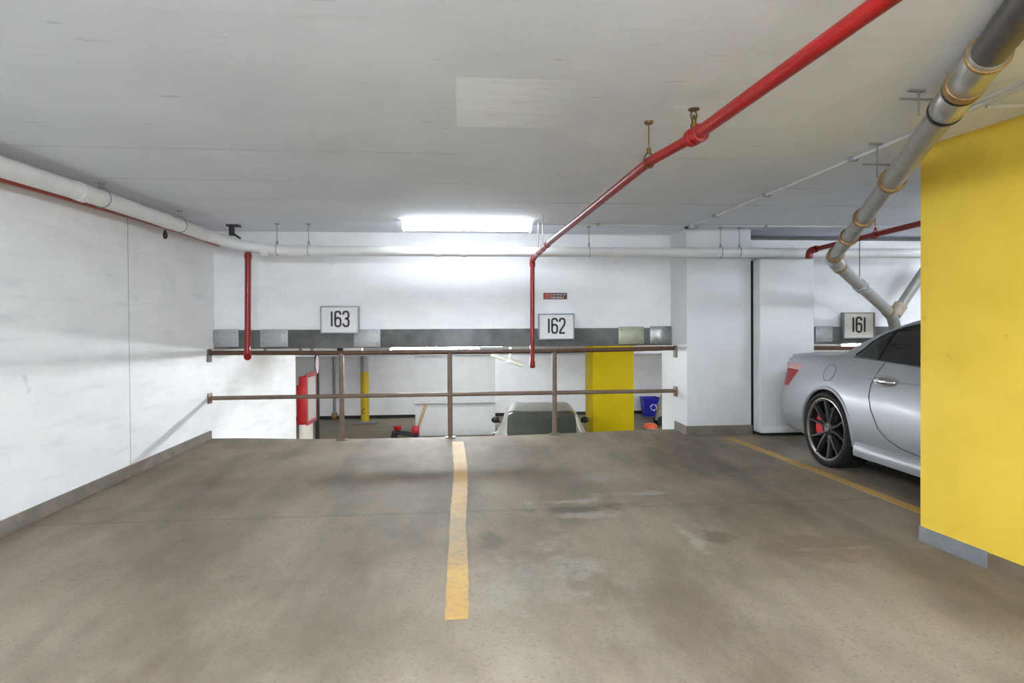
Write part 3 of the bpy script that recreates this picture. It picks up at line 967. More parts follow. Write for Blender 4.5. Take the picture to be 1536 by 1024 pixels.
# yellow steel post, conduits
p = thing('steel_post', 'slim steel post painted yellow below, left of the lower level middle', 'post', (-2.92, 18.8, LZ))
MB().tube([(-2.92, 18.8, LZ + .02), (-2.92, 18.8, .08)], .125, 20).build('yellow_sleeve', M['yellow_post'], p)
MB().tube([(-2.92, 18.8, .08), (-2.92, 18.8, 1.03)], .118, 20).build('shaft', M['galv'], p)
MB().box(-3.3, -2.54, 18.55, 19.1, LZ, LZ + .07, .01).build('base_plate', M['cement'], p)
m = MB()
strokes(m, [[(.8, .8), (.4, 1), (0, .7), (0, .3), (.4, 0), (.8, .2)]], -2.98, -1.2, .10, .16, .02, 18.672, .004)
m.build('mark', M['ink_black'], p)
for i, (x, lab) in enumerate(((-4.05, 'grey conduit on the lower far wall, left one of the pair beside the post'), (-3.82, 'grey conduit on the lower far wall, right one of the pair beside the post'))):
    p = thing('wall_conduit', lab, 'conduit', (x, 19.85, LZ), 'pair of wall conduits')
    MB().tube([(x, 19.85, LZ + .12), (x, 19.85, 1.03)], .045, 12).build('tube_run', M['frame_grey'], p)
    MB().box(x - .08, x + .08, 19.78, 19.9, LZ + .02, LZ + .2, .01).build('foot', M['rust_band'], p)

# floor jack
p = thing('floor_jack', 'red and black floor jack with wooden handle leaning at the white block', 'jack', (-1.42, 15.9, LZ))
f = MB()
f.tube([(-1.74, 15.82, LZ + .17), (-1.18, 15.82, LZ + .08)], .034, 8).tube([(-1.74, 15.98, LZ + .17), (-1.18, 15.98, LZ + .08)], .034, 8)
f.box(-1.78, -1.68, 15.78, 16.02, LZ + .10, LZ + .2, .01)
f.build('chassis', M['black'], p)
for x, r in ((-1.72, .075), (-1.16, .075)):
    for yy in (15.77, 16.03):
        MB().lathe([(1e-3, yy - .025), (r, yy - .025), (r, yy + .025), (1e-3, yy + .025)], (x, 0, LZ + r), 'y', 16).build('wheel', M['black'], p)
MB().lathe([(1e-3, LZ + .22), (.09, LZ + .23), (.11, LZ + .30), (.08, LZ + .33), (1e-3, LZ + .33)], (-1.64, 15.9, 0), 'z', 16).build('saddle', M['jack_red'], p)
MB().box(-1.27, -1.08, 15.84, 15.96, LZ + .08, LZ + .32, .03).build('pump_block', M['jack_red'], p)
MB().tube([(-1.66, 15.9, LZ + .17), (-1.64, 15.9, LZ + .23)], .05, 10).build('lift_arm', M['black'], p)
MB().tube([(-1.12, 15.9, LZ + .25), (-.90, 15.92, LZ + .88)], .036, 10).build('handle', M['wood'], p)

# blue bin, grey cart bag, orange bucket on the right
p = thing('recycling_bin', 'blue recycling bin standing on the lower floor at right', 'bin', (6.17, 19.3, LZ))
q0, q1, zt = (.20, .17), (.265, .22), LZ + .62
v = []
for (hx, hy, z) in ((q0[0], q0[1], LZ), (q1[0], q1[1], zt), (q1[0] - .02, q1[1] - .02, zt), (q0[0] - .02, q0[1] - .02, LZ + .02)):
    v += [(6.17 - hx, 19.3 - hy, z), (6.17 + hx, 19.3 - hy, z), (6.17 + hx, 19.3 + hy, z), (6.17 - hx, 19.3 + hy, z)]
fc = [(0, 1, 2, 3), (12, 13, 14, 15)]
for s in range(3):
    fc += [(4 * s + i, 4 * s + (i + 1) % 4, 4 * s + 4 + (i + 1) % 4, 4 * s + 4 + i) for i in range(4)]
MB().add(v, fc).build('tub', M['blue'], p)
MB().box(6.17 - .285, 6.17 + .285, 19.3 - .24, 19.3 - .215, zt - .06, zt + .005, .006).build('rim', M['blue'], p)
m = MB()
for k in range(3):
    a0 = PI / 2 + k * 2 * PI / 3
    pts = [(math.cos(a0 - .15 + i * .32) * .095, math.sin(a0 - .15 + i * .32) * .095) for i in range(5)]
    strokes(m, [pts], 6.24, LZ + .30, 1, 1, .03, 19.085, .003)
    e = pts[-1]
    t = a0 - .15 + 4 * .32
    m.prism([(6.24 + e[0] * 1.4, LZ + .3 + e[1] * 1.4), (6.24 + e[0] * .55, LZ + .3 + e[1] * .55), (6.24 + e[0] - math.sin(t) * .06, LZ + .3 + e[1] + math.cos(t) * .06)], 19.085, 19.08, 'y')
m.build('recycling_mark', M['sign_white'], p)

p = thing('cart_bag', 'grey wheeled bag leaning beside the blue bin on the lower floor', 'bag', (5.98, 17.3, LZ))
m = MB()
m.tube([(5.86, 17.3, LZ + .12), (5.93, 17.3, LZ + .5), (6.0, 17.3, LZ + .80), (6.03, 17.3, LZ + .95)], [.16, .17, .15, .09], 14)
m.build('bag_body', M['bag_grey'], p)
MB().lathe([(1e-3, 17.09), (.14, 17.09), (.14, 17.15), (1e-3, 17.15)], (5.85, 0, LZ + .14), 'y', 20).build('wheel', M['black'], p)
MB().lathe([(1e-3, 17.45), (.14, 17.45), (.14, 17.51), (1e-3, 17.51)], (5.85, 0, LZ + .14), 'y', 20).build('wheel', M['black'], p)
MB().tube([(6.0, 17.3, LZ + .85), (6.1, 17.3, LZ + 1.0)], .08, 10).build('hood', M['rust_conc'], p)
p = thing('tub', 'rounded orange tub on the lower floor left of the wheeled bag', 'tub', (5.33, 16.6, LZ))
MB().lathe([(.20, LZ), (.19, LZ + .10), (.17, LZ + .13), (.10, LZ + .155), (1e-3, LZ + .16)], (5.33, 16.6, 0), 'z', 24).build('shell', M['orange'], p)
MB().lathe([(.205, LZ), (.215, LZ + .01), (.215, LZ + .03), (.2, LZ + .035)], (5.33, 16.6, 0), 'z', 24).build('rim', M['cement'], p)


# ------------------------------------------------------------------ cars
def pchip(xk, yk, x):
    xk, yk = np.array(xk, float), np.array(yk, float)
    h = np.diff(xk)
    d = np.diff(yk) / h
    m = np.zeros_like(yk)
    m[0], m[-1] = d[0], d[-1]
    for i in range(1, len(xk) - 1):
        if d[i - 1] * d[i] > 0:
            w1, w2 = 2 * h[i] + h[i - 1], h[i] + 2 * h[i - 1]
            m[i] = (w1 + w2) / (w1 / d[i - 1] + w2 / d[i])
    i = np.clip(np.searchsorted(xk, x) - 1, 0, len(xk) - 2)
    t = (x - xk[i]) / h[i]
    return ((2 * t ** 3 - 3 * t ** 2 + 1) * yk[i] + (t ** 3 - 2 * t ** 2 + t) * h[i] * m[i] + (-2 * t ** 3 + 3 * t ** 2) * yk[i + 1] + (t ** 3 - t ** 2) * h[i] * m[i + 1])


def catmull(P, cnt):
    """P: (n,2) control points; cnt: samples per span"""
    out = []
    n = len(P)
    for i in range(n - 1):
        p0 = P[i - 1] if i > 0 else P[i] * 2 - P[i + 1]
        p3 = P[i + 2] if i + 2 < n else np.array([-P[i][0], P[i][1]])
        p1, p2 = P[i], P[i + 1]
        l0, l1, l2 = (max(1e-4, np.linalg.norm(b - a)) for a, b in ((p0, p1), (p1, p2), (p2, p3)))
        m1 = ((p1 - p0) / l0 * l1 + (p2 - p1) / l1 * l0) / (l0 + l1) * l1
        m2 = ((p2 - p1) / l1 * l2 + (p3 - p2) / l2 * l1) / (l1 + l2) * l1
        for k in range(cnt[i]):
            t = k / cnt[i]
            out.append((2 * t ** 3 - 3 * t ** 2 + 1) * p1 + (t ** 3 - 2 * t ** 2 + t) * m1 + (-2 * t ** 3 + 3 * t ** 2) * p2 + (t ** 3 - t ** 2) * m2)
    out.append(P[-1])
    return np.array(out)


CNT = [2, 5, 9, 10, 5, 9, 4, 5, 6]
CUM = np.concatenate([[0], np.cumsum(CNT)])
DU = .022


class Shell:
    def __init__(self, T, L):
        self.T, self.L = T, L
        self.nu = int(L / DU) + 1
        self.us = np.linspace(0, L, self.nu)
        self.cache = {}
        self.G = np.array([self.prof(u) for u in self.us])      # nu, nt, 2 (v, z)

    def prof(self, u):
        P = []
        for (vk, zk) in self.T:
            P.append((pchip(vk[0], vk[1], u), pchip(zk[0], zk[1], u)))
        a, b = P[-2], P[-1]
        P.insert(-1, (a[0] * .5, a[1] + .78 * (b[1] - a[1])))
        return catmull(np.array(P), CNT)

    def side(self, u, z):
        g = self.prof(u)[:CUM[5] + 6]
        i = int(np.argmax(g[2:, 1] >= z)) + 2
        a, b = g[i - 1], g[i]
        t = 0 if b[1] == a[1] else (z - a[1]) / (b[1] - a[1])
        return float(a[0] + (b[0] - a[0]) * min(1, max(0, t)))


def make_wheel(car, x, y, R, w, side, red=True):
    """wheel as a part: tyre with rim, spokes, disc and caliper below it"""
    s = side
    ty = MB()
    rr = R - .056
    prof = [(rr - .004, .005), (rr + .010, -.004), (R - .034, -.010), (R - .014, -.004), (R - .004, .02), (R, .05), (R, w - .05), (R - .004, w - .02), (R - .02, w), (rr, w - .01), (rr - .004, w - .02)]
    ty.lathe([(r, -s * h) for r, h in prof], (x, y, R), 'x', 64, True)
    for k in range(44):       # tread blocks
        a = 2 * PI * k / 44
        for h0, h1, o in ((.03, .075, 0), (.085, w / 2 - .006, .5), (w / 2 + .006, w - .085, 0), (w - .075, w - .03, .5)):
            aa = a + o * 2 * PI / 44
            q = []
            for da in (-.05, .05):
                for h in (h0, h1):
                    for r in (R - .002, R + .004):
                        q.append((x - s * h, y + r * math.cos(aa + da), R + r * math.sin(aa + da)))
            ty.add(q, [(0, 1, 3, 2), (4, 5, 7, 6), (0, 1, 5, 4), (2, 3, 7, 6), (1, 3, 7, 5)])
    tyre = ty.build('wheel', M['rubber'], car)
    tyre['label'] = 'alloy wheel with black tyre'
    m = MB().lathe([(rr - .02, -s * .012), (rr - .006, -s * .002), (rr + .004, -s * .004), (rr + .004, -s * .03), (rr - .016, -s * .03)], (x, y, R), 'x', 64, True)
    m.build('rim_lip', M['rim_lip'], tyre)
    m = MB().lathe([(rr - .012, -s * .02), (rr - .03, -s * .09), (rr - .03, -s * (w - .02)), (rr - .012, -s * (w - .02))], (x, y, R), 'x', 48)
    m.build('barrel', M['grille'], tyre)
    m = MB()
    for k in range(10):
        a = 2 * PI * (k // 2) / 5 + (.22 if k % 2 else -.22) + .1
        a2 = 2 * PI * (k // 2) / 5 + (.12 if k % 2 else -.12) * 2.6 + .1
        q = []
        for (r, t, h, an) in ((.045, .018, .030, a), (.13, .015, .022, a), (rr - .010, .0125, .006, a2)):
            for da, dh in ((-1, .014), (-.6, 0), (.6, 0), (1, .014), (1, .04), (-1, .04)):
                q.append((x - s * (h + dh), y + r * math.cos(an) - da * t * math.sin(an), R + r * math.sin(an) + da * t * math.cos(an)))
        fs = []
        for i in range(2):
            for j in range(6):
                fs.append((i * 6 + j, i * 6 + (j + 1) % 6, (i + 1) * 6 + (j + 1) % 6, (i + 1) * 6 + j))
        m.add(q, fs)
    m.lathe([(1e-3, -s * .02), (.05, -s * .022), (.066, -s * .034), (.066, -s * .08), (1e-3, -s * .08)], (x, y, R), 'x', 24)
    m.build('spokes', M['rim'], tyre)
    m = MB().lathe([(1e-3, -s * .012), (.024, -s * .012), (.028, -s * .022), (1e-3, -s * .03)], (x, y, R), 'x', 24)
    for k in range(3):
        a = PI / 2 + k * 2 * PI / 3
        m.add([(x - s * .010, y + math.cos(a + da) * r, R + math.sin(a + da) * r) for r, da in ((.021, 0), (.004, .9), (.0, 0), (.004, -.9))], [(0, 1, 2, 3)])
    m.build('hub_cap', M['rim_lip'], tyre)
    m = MB().lathe([(.06, -s * .10), (rr - .09, -s * .10), (rr - .09, -s * .12), (.06, -s * .12)], (x, y, R), 'x', 40, True)
    m.build('brake_disc', M['disc'], tyre)
    m = MB()
    q = []
    rc0, rc1 = .11, rr - .07
    cen = PI if red else 0
    for i in range(9):
        a = cen - .48 + i * .12
        for r in (rc0, rc1):
            for h in (.052, .13):
                q.append((x - s * h, y + r * math.cos(a), R + r * math.sin(a)))
    fs = [(0, 1, 3, 2), (32, 34, 35, 33)]
    for i in range(8):
        for (j, k2) in ((0, 1), (1, 3), (3, 2), (2, 0)):
            fs.append((4 * i + j, 4 * i + k2, 4 * i + 4 + k2, 4 * i + 4 + j))
    m.add(q, fs).build('brake_caliper', M['caliper'] if red else M['disc'], tyre)


def make_car(root, SH, axles, RW, RA, wbody, paint_m, glass_side, glass_rear, spec):
    L, us, nu = SH.L, SH.us, SH.nu
    off = L / 2
    G = SH.G
    nt = G.shape[1]
    # full ring: side +1 then side -1
    def idx(i, j, s):
        return (i * 2 + (0 if s > 0 else 1)) * nt + j
    V = np.zeros((nu * 2 * nt, 3))
    for i in range(nu):
        for s in (1, -1):
            k = idx(i, 0, s)
            V[k:k + nt, 0] = s * G[i, :, 0]
            V[k:k + nt, 1] = us[i] - off
            V[k:k + nt, 2] = G[i, :, 1]
    # bow the tail and nose a little in plan
    for i in range(nu):
        u = us[i]
        kt = max(0, 1 - u / .5) ** 2 * .10
        kn = max(0, 1 - (L - u) / .8) ** 2 * .22
        for s in (1, -1):
            k = idx(i, 0, s)
            f = 1 - np.clip(np.abs(V[k:k + nt, 0]) / .8, 0, 1) ** 2
            V[k:k + nt, 1] += -kt * f + kn * f
            V[k:k + nt, 1] += (max(0, 1 - u / .25) ** 2) * spec.get('rake', .10) * np.clip((V[k:k + nt, 2] - .55) / .45, -.6, 1)
    sets = {'body': [], 'gl': [], 'gr': [], 'rear': [], 'wind': [], 'tl': [], 'tr': [], 'hl': [], 'hr': []}
    for i in range(nu - 1):
        um = (us[i] + us[i + 1]) / 2
        for j in range(nt - 1):
            zc = G[i:i + 2, j:j + 2, 1].mean()
            if j < CUM[4] and any((um - a) ** 2 + (zc - RW) ** 2 < RA ** 2 for a in axles):
                continue
            for s in (1, -1):
                q = (idx(i, j, s), idx(i + 1, j, s), idx(i + 1, j + 1, s), idx(i, j + 1, s))
                key = 'body'
                if CUM[5] <= j < CUM[6] and spec['sw'][0] < um < spec['sw'][1]:
                    key = 'gl' if s > 0 else 'gr'
                elif j >= CUM[7] and spec['rw'][0] < um < spec['rw'][1]:
                    key = 'rear'
                elif j >= CUM[7] and spec['ww'][0] < um < spec['ww'][1]:
                    key = 'wind'
                elif um > L - .62 and .56 < zc < .72 and j < CUM[5]:
                    key = 'hl' if s > 0 else 'hr'
                sets[key].append(q)
    # tail and nose closing faces
    for i in (0, nu - 1):
        sets['body'] += [(idx(i, j, 1), idx(i, j + 1, 1), idx(i, j + 1, -1), idx(i, j, -1)) for j in range(nt - 1)]

    def part(name, key, mat, sharp=40, grow=0.0):
        fs = sets[key]
        used = sorted({k for f in fs for k in f})
        mp = {k: i for i, k in enumerate(used)}
        b = MB().add([tuple(V[k]) for k in used], [tuple(mp[k] for k in f) for f in fs])
        o = b.build(name, mat, root, sharp=sharp)
        bm = bmesh.new()
        bm.from_mesh(o.data)
        bmesh.ops.remove_doubles(bm, verts=bm.verts, dist=1e-4)
        bmesh.ops.recalc_face_normals(bm, faces=bm.faces)
        bm.to_mesh(o.data)
        bm.free()
        o.data.set_sharp_from_angle(angle=math.radians(sharp))
        return o
    part('body', 'body', paint_m)
    part('side_window', 'gl', glass_side)
    part('side_window', 'gr', glass_side)
    part('rear_window', 'rear', glass_rear)
    part('windshield', 'wind', glass_side)
    z0, z1 = spec['tz']
    for s in (1, -1):
        for (a, b, mt, nm) in ((z0, z0 + (z1 - z0) * .76, 'tail_red', 'tail_light'), (z0 + (z1 - z0) * .78, z1, 'tail_clear', 'reverse_light')):
            v, fs = [], []
            for r_ in range(9):
                z = a + (b - a) * r_ / 8
                ue = .30 + 1.15 * (z - z0) * (.24 / (z1 - z0)) / .24 * .21
                for c_ in range(9):
                    v.append(skin(SH, .08 + (ue - .08) * c_ / 8, z, s, .004 if 0 < c_ < 8 and 0 < r_ < 8 else .001, spec.get('rake', .1)))
            for r_ in range(8):
                for c_ in range(8):
                    fs.append((r_ * 9 + c_, r_ * 9 + c_ + 1, r_ * 9 + c_ + 10, r_ * 9 + c_ + 9))
            MB().add(v, fs).build(nm, M[mt], root)
    part('headlight', 'hl', M['lens_clear'])
    part('headlight', 'hr', M['lens_clear'])

    def onside(u, z, s, out=0.0):
        return (s * (SH.side(u, z) + out), u - off, z)
    # arches, liners, skirts
    for a in axles:
        for s in (1, -1):
            pts = []
            for k in range(41):
                t = math.radians(-12 + k * 204 / 40)
                u, z = a + RA * math.cos(t), RW + RA * math.sin(t)
                if z > SH.prof(u)[2, 1] + .0:
                    pts.append(onside(u, z, s, -.006))
            MB().tube(pts, .017, 10).build('arch_lip', paint_m, root)
            m = MB()
            rings = []
            for xx, rr_ in ((.0, RA - .004), (-.04, RA + .015), (-.30, RA + .015)):
                ring_ = []
                for k in range(33):
                    t = math.radians(-14 + k * 208 / 32)
                    u, z = a + rr_ * math.cos(t), RW + rr_ * math.sin(t)
                    xb = SH.side(a + RA * math.cos(t), max(.25, RW + RA * math.sin(t)))
                    ring_.append((s * ((xb - .012 if xx > -.2 else .62) + (xx if xx > -.2 else 0)), u - off, z))
                rings.append(ring_)
            v = [q for r_ in rings for q in r_]
            fs = [(i * 33 + k, i * 33 + k + 1, (i + 1) * 33 + k + 1, (i + 1) * 33 + k) for i in range(2) for k in range(32)]
            n0 = len(v)
            v.append((s * .62, a - off, RW))
            fs += [(66 + k, 66 + k + 1, n0) for k in range(32)]
            m.add(v, fs).build('wheel_arch_liner', M['black'], root)
            make_wheel(root, s * wbody, a - off, RW, spec.get('tw', .27), s, spec.get('red', True))
    for s in (1, -1):
        u0, u1 = axles[0] + RA + .03, axles[1] - RA - .03
        v, fs = [], []
        NS = 24
        for k in range(NS + 1):
            u = u0 + (u1 - u0) * k / NS
            e = min(1, k / 2, (NS - k) / 2) * .5 + .5
            for z, o in ((.165, -.06), (.19, .022 * e), (.235, .034 * e), (.285, .020 * e), (.31, -.004)):
                b_ = SH.side(u, .32)
                v.append((s * (b_ + o), u - off, z))
        for k in range(NS):
            for j in range(4):
                fs.append((k * 5 + j, k * 5 + j + 1, k * 5 + 6 + j, k * 5 + 5 + j))
        fs += [tuple(range(5)), tuple(NS * 5 + j for j in range(5))]
        MB().add(v, fs).build('side_skirt', paint_m, root)
        # door gap
        if 'door' in spec:
            MB().tube([onside(u, z, s, .0015) for (u, z) in spec['door']], .0042, 6).build('door_gap', M['seam'], root)
            h0, h1, hz = spec['handle']
            pts = [onside(h0, hz, s, -.004), onside(h0 + .03, hz - .002, s, .028), onside((h0 + h1) / 2, hz - .004, s, .034), onside(h1 - .03, hz - .006, s, .028), onside(h1, hz - .008, s, -.004)]
            o = MB().tube(pts, [.020, .027, .029, .027, .020], 12).build('door_handle', M['chrome'], root)
            o['label'] = 'chrome door handle'
            # recess behind the handle
            q = []
            for k in range(20):
                a = 2 * PI * k / 20
                q.append(onside((h0 + h1) / 2 + (.105 * math.cos(a)), hz - .002 + .045 * math.sin(a), s, .003))
            MB().add(q, [tuple(range(20))]).build('handle_cup', M['rim_lip'], root)
        mu, mz = spec['mirror']
        bx = SH.side(mu, mz - .03)
        m = MB()
        bm = bmesh.new()
        bmesh.ops.create_icosphere(bm, subdivisions=3, radius=1, matrix=Matrix.Translation((s * (bx + .13 * spec.get('msz', 1)), mu - off, mz + .05)) @ Matrix.Diagonal((.115 * spec.get('msz', 1), .07, .07, 1)))
        m.bm(bm)
        m.tube([(s * (bx - .02), mu - off + .02, mz - .01), (s * (bx + .09), mu - off, mz + .03)], .022, 8)
        m.build('side_mirror', M[spec.get('mirror_mat', 'black')] if isinstance(spec.get('mirror_mat', 'black'), str) else paint_m, root)
    return onside


def skin(SH, u, z, s, out, rake):
    """a point on the finished body side, tail bow and rake included"""
    off = SH.L / 2
    x = SH.side(u, z)
    y = u - off
    kt = max(0, 1 - u / .5) ** 2 * .10
    y += -kt * (1 - min(1, abs(x) / .8) ** 2)
    y += max(0, 1 - u / .25) ** 2 * rake * min(1, max(-.6, (z - .55) / .45))
    return (s * (x + out * .8), y - out * .6, z)


def K(us, vals):
    return (us, vals)


# --- silver coupe (rear at u = 0)
U = [0, .06, .2, .45, .7, .95, 1.1, 1.4, 1.8, 2.4, 3.0, 3.5, 4.0, 4.4, 4.75, 4.95, 5.02]
vm = [.72, .80, .875, .915, .935, .945, .945, .938, .925, .925, .925, .93, .94, .915, .83, .70, .60]
vs_ = [.68, .765, .835, .878, .898, .905, .903, .893, .884, .88, .88, .885, .88, .84, .74, .60, .50]
zs_ = [.72, .74, .76, .79, .81, .815, .815, .81, .80, .79, .78, .77, .75, .71, .66, .58, .54]
vw = [.63, .715, .785, .81, .80, .79, .785, .795, .80, .80, .80, .79, .74, .70, .62, .50, .42]
zw = [.88, .91, .945, .975, .995, 1.005, 1.005, .995, .975, .95, .935, .92, .86, .80, .72, .64, .58]
Ut = [0, .06, .2, .45, .7, .95, 1.18, 1.35, 1.5, 1.61, 1.77, 2.1, 2.6, 3.0, 3.3, 3.5, 4.0, 4.75, 5.02]
vt = [.60, .69, .76, .785, .78, .775, .768, .70, .645, .615, .60, .59, .59, .64, .72, .775, .70, .58, .38]
zt_ = [.89, .915, .935, .96, .985, 1.01, 1.02, 1.158, 1.232, 1.265, 1.29, 1.315, 1.32, 1.23, 1.05, .925, .875, .735, .59]
Ur = [0, .06, .2, .45, .8, .95, 1.02, 1.08, 1.22, 1.36, 1.56, 1.72, 2.1, 2.6, 2.9, 3.25, 3.5, 4.0, 4.75, 5.02]
vr = [.55, .63, .69, .71, .71, .69, .67, .65, .61, .59, .57, .56, .55, .55, .58, .66, .74, .62, .5, .33]
zr = [.895, .92, .94, .965, 1.0, 1.03, 1.07, 1.11, 1.182, 1.235, 1.29, 1.317, 1.348, 1.355, 1.31, 1.10, .94, .885, .745, .6]
zc = [.90, .925, .945, .972, 1.01, 1.045, 1.085, 1.125, 1.20, 1.255, 1.315, 1.345, 1.38, 1.388, 1.345, 1.15, .965, .91, .765, .61]
Tc = [(K(U, [x * .80 for x in vm]), K([0, .3, .8, 1.6, 3.4, 4.2, 5.02], [.235, .215, .18, .165, .165, .19, .22])),
      (K(U, [x * .93 for x in vm]), K([0, .3, .8, 1.6, 3.4, 4.2, 5.02], [.25, .23, .2, .18, .18, .2, .235])),
      (K(U, [x - .012 for x in vm]), K([0, .3, .8, 1.6, 3.4, 4.2, 5.02], [.37, .34, .32, .31, .31, .31, .31])),
      (K(U, vm), K([0, .5, 1.1, 3, 5.02], [.56, .57, .58, .56, .45])),
      (K(U, vs_), K(U, zs_)), (K(U, vw), K(U, zw)), (K(Ut, vt), K(Ut, zt_)), (K(Ur, vr), K(Ur, zr)),
      (K([0, 5.02], [0.0, 0.0]), K(Ur, zc))]
CY0, CXC = 6.20, 4.215
car = thing('car', 'silver two-door coupe parked in bay 161 behind the yellow pillar', 'car', (CXC, CY0 - 2.51, fz(CY0 - 2.51)), rot=(-.02, 0, PI), local=True)
SHC = Shell(Tc, 5.02)
ons = make_car(car, SHC, (1.01, 3.98), .338, .374, .940, M['silver'], M['glass'], M['glass'],
               dict(sw=(1.19, 3.22), rw=(.86, 1.42), ww=(2.9, 3.48), tz=(.66, .89), rake=.09,
                    door=[(1.60, .985), (1.58, .93), (1.555, .80), (1.565, .70), (1.605, .60), (1.70, .46), (1.80, .395), (1.95, .35), (2.2, .327), (2.9, .322), (3.08, .36), (3.15, .55), (3.16, .75), (3.12, .92)],
                    handle=(1.61, 1.80, .840), mirror=(2.98, .96), mirror_mat=0))
# boot spoiler
v, fs = [], []
for k in range(25):
    t = -1 + k / 12
    x = t * .66
    yb = .0 - (1 - t * t) * .11 + .03 * t * t
    for dy, dz in ((.14, .002), (.02, .022), (-.035, .034), (-.045, .022), (-.02, .002), (.06, -.012)):
        v.append((x, yb - 2.51 + dy, .93 + dz + .015 * (1 - t * t)))
for k in range(24):
    fs += [(k * 6 + j, k * 6 + (j + 1) % 6, k * 6 + 6 + (j + 1) % 6, k * 6 + 6 + j) for j in range(6)]
fs += [tuple(range(6)), tuple(144 + j for j in range(6))]
MB().add(v, fs).build('boot_spoiler', M['silver'], car)
for s in (1, -1):
    # crease along the door and the fuel flap outline
    MB().tube([ons(u, .845 - (u - 1.3) * .012, s, .001) for u in np.linspace(1.32, 3.3, 22)], .006, 8).build('door_crease', M['silver'], car)
    iu = int(1.50 / DU)
    col = SHC.G[iu, CUM[5]:CUM[6] + 1]
    MB().tube([(s * (a + .003), SHC.us[iu] - 2.51 + .03 * k / len(col), z) for k, (a, z) in enumerate(col)], .010, 6).build('window_divider', M['black'], car)
pts = [ons(1.0 + .075 * math.cos(a * PI / 12), .85 + .075 * math.sin(a * PI / 12), 1, .001) for a in range(25)]
MB().tube(pts, .0022, 5).build('fuel_flap_gap', M['seam'], car)
# window trim along the belt and over the glass
for s in (1, -1):
    for jj, mt in ((CUM[5], 'chrome'), (CUM[6], 'grille')):
        i0, i1 = int(1.19 / DU), int(3.2 / DU)
        MB().tube([(s * (SHC.G[i, jj, 0] + .002), SHC.us[i] - 2.51, SHC.G[i, jj, 1]) for i in range(i0, i1, 3)], .006, 6).build('window_trim', M['grille'], car)
MB().box(-.62, .62, 2.55, 2.63, .30, .50, .02).build('grille', M['grille'], car)
MB().box(-.26, .26, -2.60, -2.56, .62, .74, .006).build('plate_recess', M['silver'], car)
for s in (-1, 1):
    MB().tube([(s * .55, -2.50, .27), (s * .55, -2.30, .27)], .045, 14).build('exhaust_pipe', M['chrome'], car)

# --- champagne hatchback on the lower level (rear toward the railing)
U = [0, .06, .2, .5, .9, 1.6, 2.6, 3.2, 3.7, 4.05, 4.2]
vm = [.74, .82, .87, .90, .905, .90, .90, .90, .87, .76, .66]
Ur = [0, .08, .25, .45, .6, .9, 1.6, 2.2, 2.7, 3.1, 3.3, 4.05, 4.2]
Th = [(K(U, [x * .80 for x in vm]), K([0, .5, 3.5, 4.2], [.3, .2, .2, .25])),
      (K(U, [x * .93 for x in vm]), K([0, .5, 3.5, 4.2], [.32, .22, .22, .27])),
      (K(U, [x - .01 for x in vm]), K([0, 4.2], [.38, .34])),
      (K(U, vm), K([0, 4.2], [.60, .5])),
      (K(U, [x - .03 for x in vm]), K(U, [.78, .80, .81, .82, .83, .82, .80, .79, .75, .68, .6])),
      (K(U, [x - .08 for x in vm]), K(U, [.86, .88, .90, .93, .94, .93, .91, .90, .84, .73, .64])),
      (K(Ur, [.62, .69, .72, .70, .70, .66, .64, .65, .70, .77, .78, .66, .5]), K(Ur, [.90, .92, 1.0, 1.12, 1.20, 1.31, 1.34, 1.31, 1.17, 1.0, .92, .76, .66])),
      (K(Ur, [.54, .58, .60, .60, .60, .59, .58, .58, .64, .70, .72, .6, .45]), K(Ur, [.905, .95, 1.13, 1.315, 1.375, 1.405, 1.415, 1.39, 1.24, 1.04, .94, .78, .67])),
      (K([0, 4.2], [0.0, 0.0]), K(Ur, [.91, .965, 1.15, 1.34, 1.40, 1.435, 1.445, 1.42, 1.28, 1.08, .97, .81, .69]))]
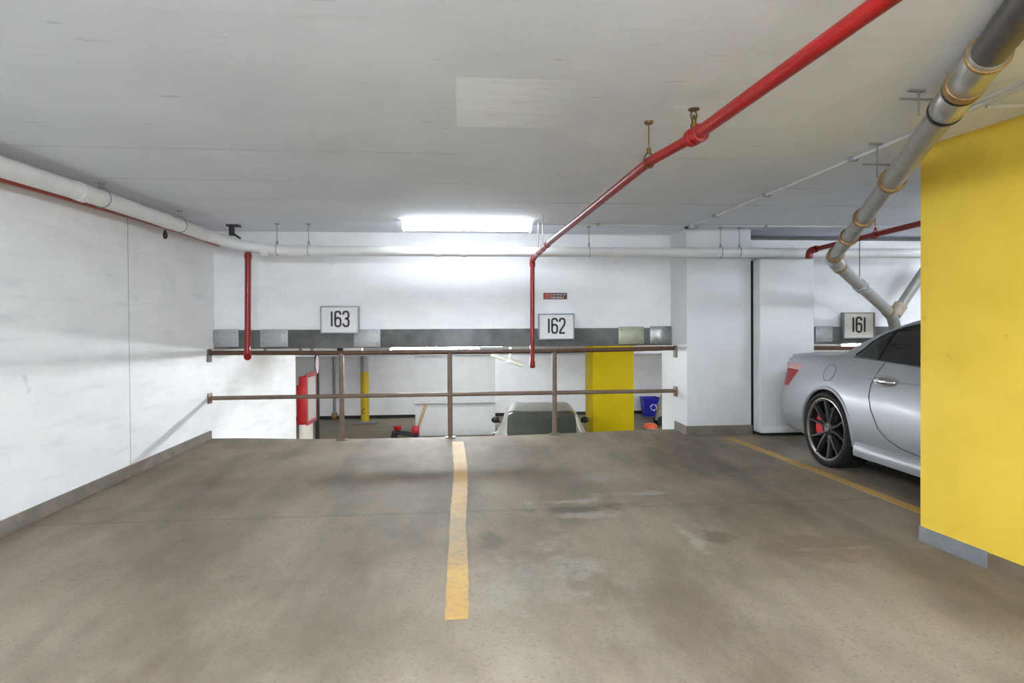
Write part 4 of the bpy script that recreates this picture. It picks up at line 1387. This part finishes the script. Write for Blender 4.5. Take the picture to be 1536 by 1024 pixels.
hb = thing('car', 'champagne hatchback on the lower level, roof and rear window showing past the railing', 'car', (1.62, 10.1 + 2.1, LZ), rot=(0, 0, -.12), local=True)
low = lambda z: z if z < .5 else .5 + (z - .5) * .86
Th = [(a, (b[0], [low(z) for z in b[1]])) for a, b in Th[:3]] + [(a, (b[0], [low(z) for z in b[1]])) for a, b in Th[3:]]
SHH = Shell(Th, 4.2)
make_car(hb, SHH, (.80, 3.35), .31, .355, .89, M['champagne'], M['glass'], M['glass_green'],
         dict(sw=(.62, 3.0), rw=(.05, .72), ww=(2.4, 3.2), tz=(.6, .8), rake=.03, tw=.2, red=False, mirror=(2.75, .80), msz=.75,
              door=[(1.2, .9), (1.15, .7), (1.2, .45), (1.3, .34), (2.5, .34), (2.62, .6), (2.6, .9)], handle=(1.25, 1.45, .80)))

# ------------------------------------------------------------------ camera, world, render look
cam = bpy.data.cameras.new('camera')
cam.sensor_width = 36
cam.lens = 36 * 905 / 1536
cam.clip_start = .05
co = bpy.data.objects.new('camera', cam)
COL.objects.link(co)
yaw, pitch, roll = .0859047, -.0105044, .0065
f = Vector((math.sin(yaw) * math.cos(pitch), math.cos(yaw) * math.cos(pitch), math.sin(pitch)))
r0 = Vector((math.cos(yaw), -math.sin(yaw), 0))
u0 = r0.cross(f)
r = r0 * math.cos(roll) - u0 * math.sin(roll)
u = r.cross(f)
co.matrix_world = Matrix(((r.x, u.x, -f.x, 0), (r.y, u.y, -f.y, 0), (r.z, u.z, -f.z, 1.17), (0, 0, 0, 1)))
S.camera = co

w = bpy.data.worlds.new('world')
S.world = w
w.use_nodes = True
w.node_tree.nodes['Background'].inputs[0].default_value = (.36, .42, .48, 1)

S.view_settings.view_transform = 'Standard'
S.view_settings.look = 'None'
S.view_settings.exposure = 2.37
S.view_settings.gamma = 1
S.view_settings.use_curve_mapping = False
S.cycles.use_denoising = True
S.cycles.max_bounces = 10
S.cycles.diffuse_bounces = 7

for o in S.objects:
    if '_o' in o:
        del o['_o']
